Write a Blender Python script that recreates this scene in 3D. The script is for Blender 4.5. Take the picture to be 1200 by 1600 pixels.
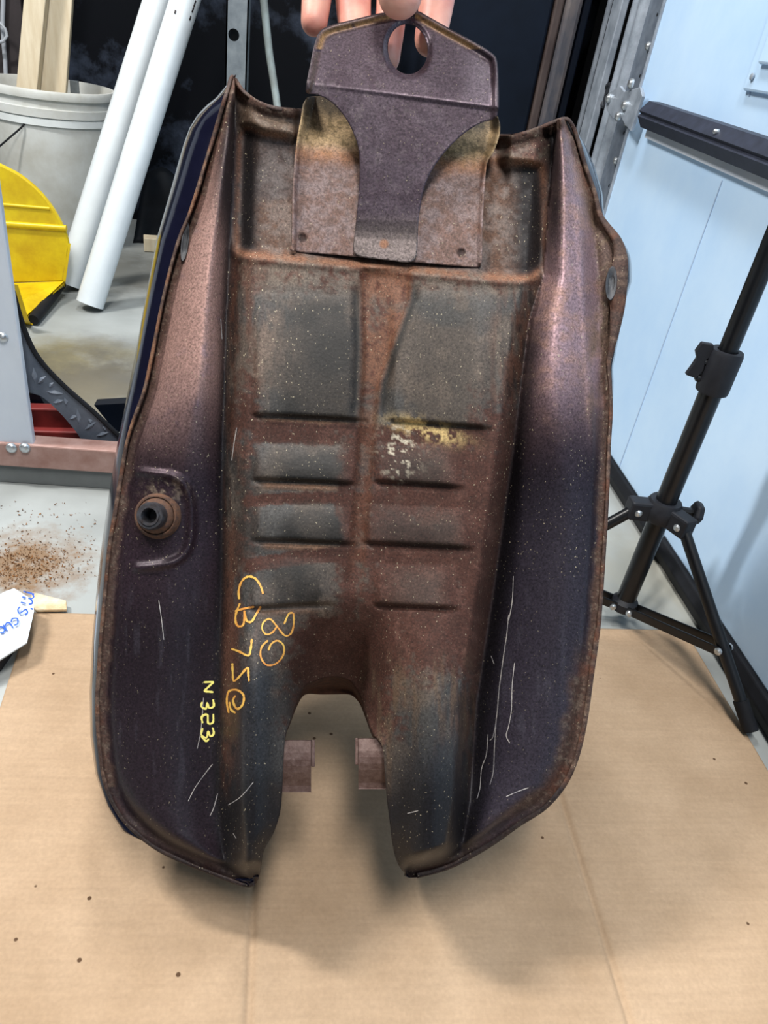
import bpy, math, random
import numpy as np
from mathutils import Vector, Matrix

random.seed(7)
rng = np.random.RandomState(7)
scn = bpy.context.scene
for o in list(bpy.data.objects):
    bpy.data.objects.remove(o)
C = scn.collection

# ------------------------------------------------------------------ camera
F = 1155.0                      # focal length in pixels of the 1200x1600 frame
CX, CY = 600.0, 800.0
CAM = Vector((0, 0, 0.60))
zc = Vector((290, 1760, 1155)).normalized()          # world up seen from the camera
yc = Vector((-100, 775, -1155))
yc = (yc - zc * yc.dot(zc)).normalized()             # world y (along the garage door)
xc = yc.cross(zc)
RW = Matrix((xc, yc, zc))                            # camera vector -> world vector
cam_d = bpy.data.cameras.new('camera')
cam_d.sensor_fit = 'VERTICAL'
cam_d.sensor_height = 36.0
cam_d.sensor_width = 36.0
cam_d.lens = F / 1600 * 36
cam_d.clip_start = 0.01
cam = bpy.data.objects.new('camera', cam_d)
C.objects.link(cam)
cam.matrix_world = Matrix.Translation(CAM) @ RW.to_4x4()
scn.camera = cam

# ------------------------------------------------------------------ world, lights, exposure
w = bpy.data.worlds.new('room_air')
scn.world = w
w.use_nodes = True
w.node_tree.nodes['Background'].inputs[0].default_value = (0.80, 0.90, 1.0, 1)
w.node_tree.nodes['Background'].inputs[1].default_value = 0.14

def area(name, loc, target, sx, sy, power, col):
    l = bpy.data.lights.new(name, 'AREA')
    l.shape = 'RECTANGLE'
    l.size = sx; l.size_y = sy
    l.energy = power; l.color = col
    o = bpy.data.objects.new(name, l)
    C.objects.link(o)
    o.location = loc
    o.rotation_euler = (Vector(target) - Vector(loc)).to_track_quat('-Z', 'Y').to_euler()
    return o
area('ceiling_lamp_left', (-1.45, 0.80, 2.45), (0.3, 0.6, 0.2), 0.20, 0.60, 66, (1.0, 0.97, 0.93))
area('ceiling_lamp_overhead', (0.0, -0.35, 2.40), (0.05, 0.5, 0.3), 0.30, 0.9, 44, (1.0, 0.96, 0.92))
area('ceiling_lamp_back', (-0.10, 1.25, 2.40), (0.0, 0.4, 0.0), 0.20, 0.7, 24, (0.95, 0.98, 1.0))

scn.view_settings.view_transform = 'Standard'
scn.view_settings.look = 'None'
scn.view_settings.gamma = 1.0
scn.view_settings.use_curve_mapping = False
scn.view_settings.exposure = 0.12

# ------------------------------------------------------------------ helpers
def ray(px, py):
    return RW @ Vector(((px - CX) / F, -(py - CY) / F, -1.0))
def onZ(px, py, z=0.0):
    d = ray(px, py); return CAM + d * ((z - CAM.z) / d.z)
def onX(px, py, x):
    d = ray(px, py); return CAM + d * ((x - CAM.x) / d.x)
def onY(px, py, y):
    d = ray(px, py); return CAM + d * ((y - CAM.y) / d.y)
Z0 = 0.527                                            # distance of the tank's flange plane
def T(px, py, W=0.0):
    """tank-local layout: px,py on the flange plane, W metres proud of it"""
    k = Z0 - W
    return CAM + ray(px, py) * k
RWn = np.array(RW)
CAMn = np.array(CAM)
def Tn(X, Y, W):
    k = Z0 - W
    v = np.stack([(X - CX) / F * k, -(Y - CY) / F * k, -k], -1)
    return v @ RWn.T + CAMn
NRM = RW @ Vector((0, 0, 1))                          # tank normal (towards viewer)
TU = RW @ Vector((1, 0, 0)); TV = RW @ Vector((0, -1, 0))
MPX = Z0 / F                                          # metres per pixel on flange plane

def lin(c):
    return tuple(((v / 255) / 12.92 if v / 255 <= 0.04045 else ((v / 255 + 0.055) / 1.055) ** 2.4) for v in c)

def sst(a, b, x):
    t = np.clip((x - a) / (b - a), 0, 1)
    return t * t * (3 - 2 * t)

# ---- materials
def mat_plain(name, rgb, rough=0.6, metal=0.0, var=0.15, scale=40, bump=0.0, coat=0.0, rgb2=None, stretch=(1, 1, 1), detail=6, spec=0.5):
    m = bpy.data.materials.new(name); m.use_nodes = True
    n = m.node_tree.nodes; l = m.node_tree.links
    b = n['Principled BSDF']
    b.inputs['Roughness'].default_value = rough
    b.inputs['Metallic'].default_value = metal
    b.inputs['Specular IOR Level'].default_value = spec
    if coat: b.inputs['Coat Weight'].default_value = coat
    tc = n.new('ShaderNodeTexCoord'); mp = n.new('ShaderNodeMapping')
    mp.inputs['Scale'].default_value = stretch
    l.new(tc.outputs['Object'], mp.inputs['Vector'])
    nz = n.new('ShaderNodeTexNoise'); nz.inputs['Scale'].default_value = scale; nz.inputs['Detail'].default_value = detail
    nz.inputs['Roughness'].default_value = 0.65
    l.new(mp.outputs[0], nz.inputs['Vector'])
    cr = n.new('ShaderNodeValToRGB')
    c1 = lin(rgb); c2 = lin(rgb2) if rgb2 else tuple(min(1, v * (1 + var)) for v in c1)
    c0 = c1 if rgb2 else tuple(v * (1 - var) for v in c1)
    cr.color_ramp.elements[0].position = 0.35; cr.color_ramp.elements[0].color = (*c0, 1)
    cr.color_ramp.elements[1].position = 0.68; cr.color_ramp.elements[1].color = (*c2, 1)
    l.new(nz.outputs['Fac'], cr.inputs[0]); l.new(cr.outputs[0], b.inputs['Base Color'])
    if bump:
        bp = n.new('ShaderNodeBump'); bp.inputs['Strength'].default_value = bump; bp.inputs['Distance'].default_value = 0.002
        l.new(nz.outputs['Fac'], bp.inputs['Height']); l.new(bp.outputs[0], b.inputs['Normal'])
    return m

def mat_attr(name, speck=0.10, bump=0.12, fleck_col=(190, 178, 150), fleck=0.70):
    """colour, rust, metal come from mesh attributes (worn paint); noise adds grain and flecks"""
    m = bpy.data.materials.new(name); m.use_nodes = True
    n = m.node_tree.nodes; l = m.node_tree.links
    b = n['Principled BSDF']
    b.inputs['Specular IOR Level'].default_value = 0.28
    a = n.new('ShaderNodeAttribute'); a.attribute_name = 'wear'
    p = n.new('ShaderNodeAttribute'); p.attribute_name = 'props'
    sp = n.new('ShaderNodeSeparateColor'); l.new(p.outputs['Color'], sp.inputs[0])
    tc = n.new('ShaderNodeTexCoord')
    nz = n.new('ShaderNodeTexNoise'); nz.inputs['Scale'].default_value = 620; nz.inputs['Detail'].default_value = 4; nz.inputs['Roughness'].default_value = 0.7
    l.new(tc.outputs['Object'], nz.inputs['Vector'])
    mr = n.new('ShaderNodeMapRange'); mr.inputs[1].default_value = 0.3; mr.inputs[2].default_value = 0.7
    mr.inputs[3].default_value = 0.42; mr.inputs[4].default_value = 1.62
    l.new(nz.outputs['Fac'], mr.inputs[0])
    mx = n.new('ShaderNodeMix'); mx.data_type = 'RGBA'; mx.blend_type = 'MULTIPLY'; mx.inputs[0].default_value = 1
    cb = n.new('ShaderNodeCombineColor')
    for i in range(3): l.new(mr.outputs[0], cb.inputs[i])
    l.new(a.outputs['Color'], mx.inputs[6]); l.new(cb.outputs[0], mx.inputs[7])
    # pale flecks
    n2 = n.new('ShaderNodeTexNoise'); n2.inputs['Scale'].default_value = 800; n2.inputs['Detail'].default_value = 1.5
    mp = n.new('ShaderNodeMapping'); mp.inputs['Scale'].default_value = (1.0, 0.7, 0.7)
    l.new(tc.outputs['Object'], mp.inputs[0]); l.new(mp.outputs[0], n2.inputs['Vector'])
    m2 = n.new('ShaderNodeMapRange'); m2.inputs[1].default_value = fleck; m2.inputs[2].default_value = fleck + 0.05
    l.new(n2.outputs['Fac'], m2.inputs[0])
    mm = n.new('ShaderNodeMath'); mm.operation = 'MULTIPLY'
    l.new(m2.outputs[0], mm.inputs[0]); l.new(sp.outputs[2], mm.inputs[1])
    mx2 = n.new('ShaderNodeMix'); mx2.data_type = 'RGBA'
    l.new(mm.outputs[0], mx2.inputs[0]); l.new(mx.outputs[2], mx2.inputs[6]); mx2.inputs[7].default_value = (*lin(fleck_col), 1)
    l.new(mx2.outputs[2], b.inputs['Base Color'])
    l.new(sp.outputs[0], b.inputs['Metallic'])
    l.new(sp.outputs[1], b.inputs['Roughness'])
    n3 = n.new('ShaderNodeTexNoise'); n3.inputs['Scale'].default_value = 420; n3.inputs['Detail'].default_value = 4
    l.new(tc.outputs['Object'], n3.inputs['Vector'])
    bp = n.new('ShaderNodeBump'); bp.inputs['Strength'].default_value = bump; bp.inputs['Distance'].default_value = 0.001
    l.new(n3.outputs['Fac'], bp.inputs['Height']); l.new(bp.outputs[0], b.inputs['Normal'])
    return m

# ---- objects
ORG = {}
def tag(o, label=None, cat=None, group=None, kind=None):
    if label: o['label'] = label
    if cat: o['category'] = cat
    if group: o['group'] = group
    if kind: o['kind'] = kind
    return o
def empty(name, loc, label=None, cat=None, group=None, kind=None):
    o = bpy.data.objects.new(name, None); C.objects.link(o)
    o.empty_display_size = 0.05
    o.location = loc; ORG[o] = Vector(loc)
    return tag(o, label, cat, group, kind)

class MB:
    def __init__(s): s.v = []; s.f = []
    def add(s, vs, fs):
        b = len(s.v); s.v += [tuple(v) for v in vs]; s.f += [tuple(i + b for i in f) for f in fs]; return s
    def box(s, c, hx, hy, hz):
        """c centre, hx/hy/hz half-axis vectors"""
        c, hx, hy, hz = map(Vector, (c, hx, hy, hz))
        vs = [c + a * hx + b * hy + d * hz for d in (-1, 1) for b in (-1, 1) for a in (-1, 1)]
        return s.add(vs, [(0, 2, 3, 1), (4, 5, 7, 6), (0, 1, 5, 4), (2, 6, 7, 3), (0, 4, 6, 2), (1, 3, 7, 5)])
    def abox(s, x0, x1, y0, y1, z0, z1):
        return s.box(((x0 + x1) / 2, (y0 + y1) / 2, (z0 + z1) / 2), ((x1 - x0) / 2, 0, 0), (0, (y1 - y0) / 2, 0), (0, 0, (z1 - z0) / 2))
    def hexa(s, q0, q1):
        """two quads (4 points each) -> box"""
        return s.add(list(q0) + list(q1), [(3, 2, 1, 0), (4, 5, 6, 7), (0, 1, 5, 4), (1, 2, 6, 5), (2, 3, 7, 6), (3, 0, 4, 7)])
    def prism(s, pts, ext):
        pts = [Vector(p) for p in pts]; e = Vector(ext); k = len(pts)
        return s.add(pts + [p + e for p in pts], [tuple(range(k - 1, -1, -1)), tuple(range(k, 2 * k))] + [(i, (i + 1) % k, k + (i + 1) % k, k + i) for i in range(k)])
    def tube(s, pts, r, n=16, caps=True, hollow=0.0):
        pts = [Vector(p) for p in pts]
        rs = r if isinstance(r, (list, tuple)) else [r] * len(pts)
        b = len(s.v); up = None
        for i, p in enumerate(pts):
            t = (pts[min(i + 1, len(pts) - 1)] - pts[max(i - 1, 0)]).normalized()
            if up is None:
                up = Vector((0, 0, 1)) if abs(t.z) < 0.9 else Vector((1, 0, 0))
            u = (up - t * up.dot(t)).normalized(); w_ = t.cross(u); up = u
            for k in range(n):
                a = 2 * math.pi * k / n
                s.v.append(tuple(p + (u * math.cos(a) + w_ * math.sin(a)) * rs[i]))
        for i in range(len(pts) - 1):
            for k in range(n):
                s.f.append((b + i * n + k, b + i * n + (k + 1) % n, b + (i + 1) * n + (k + 1) % n, b + (i + 1) * n + k))
        if caps:
            s.f.append(tuple(b + k for k in range(n - 1, -1, -1)))
            e = b + (len(pts) - 1) * n
            s.f.append(tuple(e + k for k in range(n)))
        return s
    def lathe(s, base, axis, prof, n=32, ref=None):
        base = Vector(base); ax = Vector(axis).normalized()
        u = Vector((1, 0, 0)) if abs(ax.x) < 0.9 else Vector((0, 1, 0))
        u = (u - ax * u.dot(ax)).normalized(); w_ = ax.cross(u)
        b = len(s.v)
        for r, h in prof:
            for k in range(n):
                a = 2 * math.pi * k / n
                s.v.append(tuple(base + ax * h + (u * math.cos(a) + w_ * math.sin(a)) * max(r, 1e-5)))
        for i in range(len(prof) - 1):
            for k in range(n):
                s.f.append((b + i * n + k, b + i * n + (k + 1) % n, b + (i + 1) * n + (k + 1) % n, b + (i + 1) * n + k))
        return s
    def build(s, name, mat, parent=None, origin=None, smooth=False, bevel=0.0):
        me = bpy.data.meshes.new(name)
        vs = np.array(s.v, float)
        if parent is not None: og = ORG[parent]
        elif origin is not None: og = Vector(origin)
        else: og = Vector(((vs[:, 0].min() + vs[:, 0].max()) / 2, (vs[:, 1].min() + vs[:, 1].max()) / 2, vs[:, 2].min()))
        me.from_pydata((vs - np.array(og)).tolist(), [], s.f)
        me.update()
        o = bpy.data.objects.new(name, me); C.objects.link(o)
        ORG[o] = og
        if parent is not None: o.parent = parent
        else: o.location = og
        me.materials.append(mat)
        if smooth:
            me.shade_smooth()
            md = o.modifiers.new('split', 'EDGE_SPLIT'); md.split_angle = math.radians(38)
        if bevel:
            md = o.modifiers.new('bevel', 'BEVEL'); md.width = bevel; md.segments = 2; md.limit_method = 'ANGLE'; md.angle_limit = math.radians(40)
        return o

# ---- 2D outline tools (pixel units of the tank plane)
def catmull(P, closed=True, step=4.0):
    P = [np.array(p, float) for p in P]; n = len(P); out = []
    rngi = range(n) if closed else range(n - 1)
    for i in rngi:
        p0 = P[(i - 1) % n] if (closed or i > 0) else P[i]
        p1, p2 = P[i], P[(i + 1) % n]
        p3 = P[(i + 2) % n] if (closed or i + 2 < n) else p2
        k = max(1, int(np.linalg.norm(p2 - p1) / step))
        for j in range(k):
            t = j / k
            a, b_ = p1, 0.5 * (p2 - p0)
            c = p0 - 2.5 * p1 + 2 * p2 - 0.5 * p3; d = -0.5 * p0 + 1.5 * p1 - 1.5 * p2 + 0.5 * p3
            out.append(a + b_ * t + c * t * t + d * t ** 3)
    if not closed: out.append(P[-1])
    return np.array(out)
def seg_dist(X, Y, P, closed=True):
    """distance from points to polyline, and nearest point"""
    best = np.full(X.shape, 1e9); nx = np.zeros(X.shape); ny = np.zeros(X.shape)
    n = len(P)
    for i in range(n if closed else n - 1):
        a = P[i]; b_ = P[(i + 1) % n]; d = b_ - a; L2 = max(d @ d, 1e-9)
        t = np.clip(((X - a[0]) * d[0] + (Y - a[1]) * d[1]) / L2, 0, 1)
        qx = a[0] + t * d[0]; qy = a[1] + t * d[1]
        dd = (X - qx) ** 2 + (Y - qy) ** 2
        m = dd < best
        best = np.where(m, dd, best); nx = np.where(m, qx, nx); ny = np.where(m, qy, ny)
    return np.sqrt(best), nx, ny
def inside(X, Y, P):
    r = np.zeros(X.shape, bool); n = len(P)
    for i in range(n):
        x1, y1 = P[i]; x2, y2 = P[(i + 1) % n]
        if y1 == y2: continue
        c = ((y1 > Y) != (y2 > Y)) & (X < (x2 - x1) * (Y - y1) / (y2 - y1) + x1)
        r ^= c
    return r
def vnoise(X, Y, s, seed=0, oct=3):
    tot = np.zeros(X.shape); amp = 0.5; norm = 0
    for o_ in range(oct):
        r = np.random.RandomState(seed * 31 + o_).rand(256, 256)
        sx = X / s[0] * 2 ** o_ + 37.3; sy = Y / s[1] * 2 ** o_ + 11.7
        ix = np.floor(sx).astype(int); iy = np.floor(sy).astype(int)
        fx = sx - ix; fy = sy - iy
        fx = fx * fx * (3 - 2 * fx); fy = fy * fy * (3 - 2 * fy)
        g = lambda a, b_: r[a % 256, b_ % 256]
        v = (g(ix, iy) * (1 - fx) + g(ix + 1, iy) * fx) * (1 - fy) + (g(ix, iy + 1) * (1 - fx) + g(ix + 1, iy + 1) * fx) * fy
        tot += amp * v; norm += amp; amp *= 0.55
    return tot / norm
def mix(a, b_, m):
    return a * (1 - m[..., None]) + np.array(b_) * m[..., None]

def sheet(name, poly, cell, hfun, cfun, mat, parent, thick=0.0015, holes=()):
    x0, y0 = poly.min(0) - cell; x1, y1 = poly.max(0) + cell
    nx = int((x1 - x0) / cell) + 2; ny = int((y1 - y0) / cell) + 2
    gx = x0 + np.arange(nx) * cell; gy = y0 + np.arange(ny) * cell
    GX, GY = np.meshgrid(gx, gy)
    cx = GX[:-1, :-1] + cell / 2; cy = GY[:-1, :-1] + cell / 2
    ins = inside(cx, cy, poly)
    for h in holes: ins &= ~inside(cx, cy, h)
    cnt = np.zeros(GX.shape, int)
    for a in (0, 1):
        for b_ in (0, 1): cnt[a:ny - 1 + a, b_:nx - 1 + b_] += ins
    used = cnt > 0
    idx = -np.ones(GX.shape, int); idx[used] = np.arange(used.sum())
    VX = GX[used].copy(); VY = GY[used].copy()
    bd = cnt[used] < 4
    loops = [poly] + list(holes)
    bx, by = VX[bd], VY[bd]
    bestd = np.full(bx.shape, 1e9); sx, sy = bx.copy(), by.copy()
    for P in loops:
        d, qx, qy = seg_dist(bx, by, P)
        m = d < bestd; bestd = np.where(m, d, bestd); sx = np.where(m, qx, sx); sy = np.where(m, qy, sy)
    VX[bd], VY[bd] = sx, sy
    jj, ii = np.nonzero(ins)
    quads = np.stack([idx[jj, ii], idx[jj + 1, ii], idx[jj + 1, ii + 1], idx[jj, ii + 1]], 1)
    W = hfun(VX, VY)
    pos = Tn(VX, VY, W)
    col, props = cfun(VX, VY)
    # skirt at the rim
    e = np.concatenate([quads[:, [0, 1]], quads[:, [1, 2]], quads[:, [2, 3]], quads[:, [3, 0]]])
    key = np.sort(e, 1); key = key[:, 0] * len(VX) + key[:, 1]
    u, inv, c = np.unique(key, return_inverse=True, return_counts=True)
    be = e[c[inv] == 1]
    bv = np.unique(be); rem = -np.ones(len(VX), int); rem[bv] = len(VX) + np.arange(len(bv))
    pos2 = Tn(VX[bv], VY[bv], W[bv] - thick)
    sk = np.stack([be[:, 1], be[:, 0], rem[be[:, 0]], rem[be[:, 1]]], 1)
    V = np.concatenate([pos, pos2]); Q = np.concatenate([quads, sk])
    col = np.concatenate([col, col[bv]]); props = np.concatenate([props, props[bv]])
    return raw_mesh(name, V, Q, mat, parent, col, props)

def raw_mesh(name, V, Q, mat, parent, col=None, props=None):
    og = ORG[parent]
    me = bpy.data.meshes.new(name)
    me.from_pydata((V - np.array(og)).tolist(), [], [tuple(q) for q in Q])
    me.update()
    if col is not None:
        for nm, dat in (('wear', col), ('props', props)):
            at = me.color_attributes.new(nm, 'FLOAT_COLOR', 'POINT')
            at.data.foreach_set('color', np.concatenate([dat, np.ones((len(dat), 1))], 1).astype(np.float32).ravel())
    me.shade_smooth()
    me.materials.append(mat)
    o = bpy.data.objects.new(name, me); C.objects.link(o); o.parent = parent
    ORG[o] = og
    return o

# ------------------------------------------------------------------ setting materials
M = {}
M['black_sheet'] = mat_plain('black_plastic_sheet', (6, 9, 14), 0.5, 0, rgb2=(24, 31, 42), scale=3.2, bump=0.6, detail=9, spec=0.12)
M['door_white'] = mat_plain('door_white_paint', (180, 211, 242), 0.5, 0, rgb2=(194, 221, 246), scale=6)
M['seam'] = mat_plain('seam_shade', (170, 192, 218), 0.6, 0, var=0.05)
M['strut_black'] = mat_plain('strut_dark_metal', (40, 45, 60), 0.55, 0.1, var=0.25, scale=60)
M['rubber'] = mat_plain('black_rubber', (20, 22, 27), 0.7, 0, var=0.3, scale=50, spec=0.25)
M['galv'] = mat_plain('galvanised_steel', (138, 148, 160), 0.36, 0.35, rgb2=(176, 186, 198), scale=30)
M['galv_dark'] = mat_plain('galvanised_dull', (96, 106, 120), 0.45, 0.3, rgb2=(122, 132, 144), scale=40)
M['galv_rust'] = mat_plain('stained_galvanised', (56, 60, 70), 0.5, 0.2, rgb2=(104, 96, 94), scale=26, stretch=(1, 1, 0.4), detail=9)
M['rust_strip'] = mat_plain('rust_strip', (52, 40, 38), 0.6, 0.1, rgb2=(78, 66, 62), scale=26, stretch=(1, 1, 0.3))
M['navy'] = mat_plain('dark_navy_paint', (12, 19, 31), 0.4, 0.1, var=0.3, scale=9, spec=0.2)
M['zinc'] = mat_plain('zinc_bolt', (190, 196, 200), 0.3, 0.8, scale=200)
M['stand'] = mat_plain('stand_black', (15, 17, 21), 0.33, 0.15, var=0.25, scale=80)
M['stand_plastic'] = mat_plain('stand_plastic', (28, 30, 36), 0.55, 0, var=0.2, scale=120, spec=0.35)
M['pvc'] = mat_plain('white_pvc', (216, 224, 228), 0.35, 0, var=0.04, scale=20)
M['bucket'] = mat_plain('white_bucket_plastic', (218, 222, 220), 0.45, 0, rgb2=(192, 192, 184), scale=9, detail=8)
M['bucket_rim'] = mat_plain('bucket_rim_plastic', (226, 232, 232), 0.42, 0, var=0.05, scale=15)
M['pine'] = mat_plain('pale_pine', (206, 190, 160), 0.65, 0, rgb2=(222, 210, 184), scale=14, stretch=(6, 6, 0.6))
M['yellow'] = mat_plain('yellow_plastic', (222, 196, 22), 0.4, 0, rgb2=(196, 160, 10), scale=22, detail=9)
M['alu'] = mat_plain('brushed_aluminium', (196, 206, 220), 0.42, 0.15, rgb2=(212, 220, 230), scale=8, stretch=(1, 1, 0.5))
M['rail'] = mat_plain('faded_red_rail', (172, 142, 134), 0.6, 0.05, rgb2=(146, 110, 100), scale=28)
M['rail_shade'] = mat_plain('grey_rail_shade', (104, 108, 108), 0.8, 0, var=0.15, scale=12)
M['maroon'] = mat_plain('dark_red_paint', (110, 32, 30), 0.5, 0, var=0.3, scale=20)
M['tread'] = mat_plain('grey_tread_plate', (82, 92, 106), 0.5, 0.1, rgb2=(104, 114, 128), scale=30)
M['tread_bar'] = mat_plain('worn_tread_bar', (120, 130, 144), 0.45, 0.1, var=0.15, scale=60)
M['steel_post'] = mat_plain('grey_steel_post', (112, 120, 126), 0.45, 0.4, rgb2=(142, 150, 154), scale=35)
M['conduit'] = mat_plain('grimy_conduit', (170, 184, 184), 0.5, 0.0, rgb2=(120, 122, 116), scale=9, stretch=(1, 1, 1))
M['paper'] = mat_plain('white_paper', (206, 218, 228), 0.7, 0, var=0.02, scale=10)
M['ink'] = mat_plain('blue_ink', (40, 90, 190), 0.6, 0, var=0.2, scale=60)
M['cream'] = mat_plain('cream_card_scrap', (226, 216, 190), 0.8, 0, rgb2=(190, 160, 116), scale=40)
M['crumb'] = mat_plain('rust_crumb', (96, 66, 40), 0.9, 0, rgb2=(150, 104, 60), scale=300)
M['dark_box'] = mat_plain('dark_brown_box', (44, 38, 40), 0.7, 0, var=0.3, scale=12)
M['cable'] = mat_plain('white_cable', (176, 182, 190), 0.5, 0, var=0.1, scale=40)
M['dark_blocker'] = mat_plain('dim_grey_blocker', (46, 48, 52), 0.8, 0, var=0.2, scale=4)
M['tarp'] = mat_plain('black_tarp', (9, 12, 16), 0.55, 0, rgb2=(22, 27, 33), scale=10, bump=0.4, spec=0.15)

def smoky():
    m = M['black_sheet']; n = m.node_tree.nodes; cr = [x for x in n if x.type == 'VALTORGB'][0]
    cr.color_ramp.elements[0].position = 0.50; cr.color_ramp.elements[1].position = 0.78
    cr.color_ramp.elements[0].color = (*lin((8, 11, 17)), 1); cr.color_ramp.elements[1].color = (*lin((92, 104, 126)), 1)
smoky()
def floor_material():
    m = bpy.data.materials.new('painted_concrete'); m.use_nodes = True
    n = m.node_tree.nodes; l = m.node_tree.links; b = n['Principled BSDF']
    b.inputs['Roughness'].default_value = 0.55
    g = n.new('ShaderNodeNewGeometry')
    nz = n.new('ShaderNodeTexNoise'); nz.inputs['Scale'].default_value = 5; nz.inputs['Detail'].default_value = 9
    l.new(g.outputs['Position'], nz.inputs['Vector'])
    cr = n.new('ShaderNodeValToRGB')
    cr.color_ramp.elements[0].position = 0.3; cr.color_ramp.elements[0].color = (*lin((132, 136, 134)), 1)
    cr.color_ramp.elements[1].position = 0.66; cr.color_ramp.elements[1].color = (*lin((168, 173, 172)), 1)
    l.new(nz.outputs['Fac'], cr.inputs[0])
    last = cr.outputs[0]
    def stain(c, r, col, k, sc):
        nonlocal last
        d = n.new('ShaderNodeVectorMath'); d.operation = 'DISTANCE'; d.inputs[1].default_value = c
        l.new(g.outputs['Position'], d.inputs[0])
        mr = n.new('ShaderNodeMapRange'); mr.inputs[1].default_value = r; mr.inputs[2].default_value = 0; mr.inputs[3].default_value = 0; mr.inputs[4].default_value = 1
        l.new(d.outputs['Value'], mr.inputs[0])
        n2 = n.new('ShaderNodeTexNoise'); n2.inputs['Scale'].default_value = sc; n2.inputs['Detail'].default_value = 8; n2.inputs['Roughness'].default_value = 0.7
        l.new(g.outputs['Position'], n2.inputs['Vector'])
        ad = n.new('ShaderNodeMath'); ad.operation = 'MULTIPLY'; l.new(mr.outputs[0], ad.inputs[0]); l.new(n2.outputs['Fac'], ad.inputs[1])
        m2 = n.new('ShaderNodeMapRange'); m2.inputs[1].default_value = 0.18; m2.inputs[2].default_value = 0.42; m2.inputs[4].default_value = k
        l.new(ad.outputs[0], m2.inputs[0])
        mx = n.new('ShaderNodeMix'); mx.data_type = 'RGBA'; l.new(m2.outputs[0], mx.inputs[0]); l.new(last, mx.inputs[6]); mx.inputs[7].default_value = (*lin(col), 1)
        last = mx.outputs[2]
    stain(onZ(35, 885), 0.15, (122, 92, 58), 0.9, 45)
    stain(onZ(95, 570), 0.28, (120, 108, 60), 0.8, 8)
    stain(onZ(165, 590), 0.34, (84, 80, 72), 0.85, 9)
    stain(onZ(190, 420), 0.5, (104, 104, 98), 0.8, 6)
    stain(onZ(110, 640), 0.3, (110, 104, 88), 0.8, 11)
    stain(onZ(1010, 890), 0.25, (150, 148, 136), 0.7, 12)
    l.new(last, b.inputs['Base Color'])
    return m
M['floor'] = floor_material()

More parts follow.
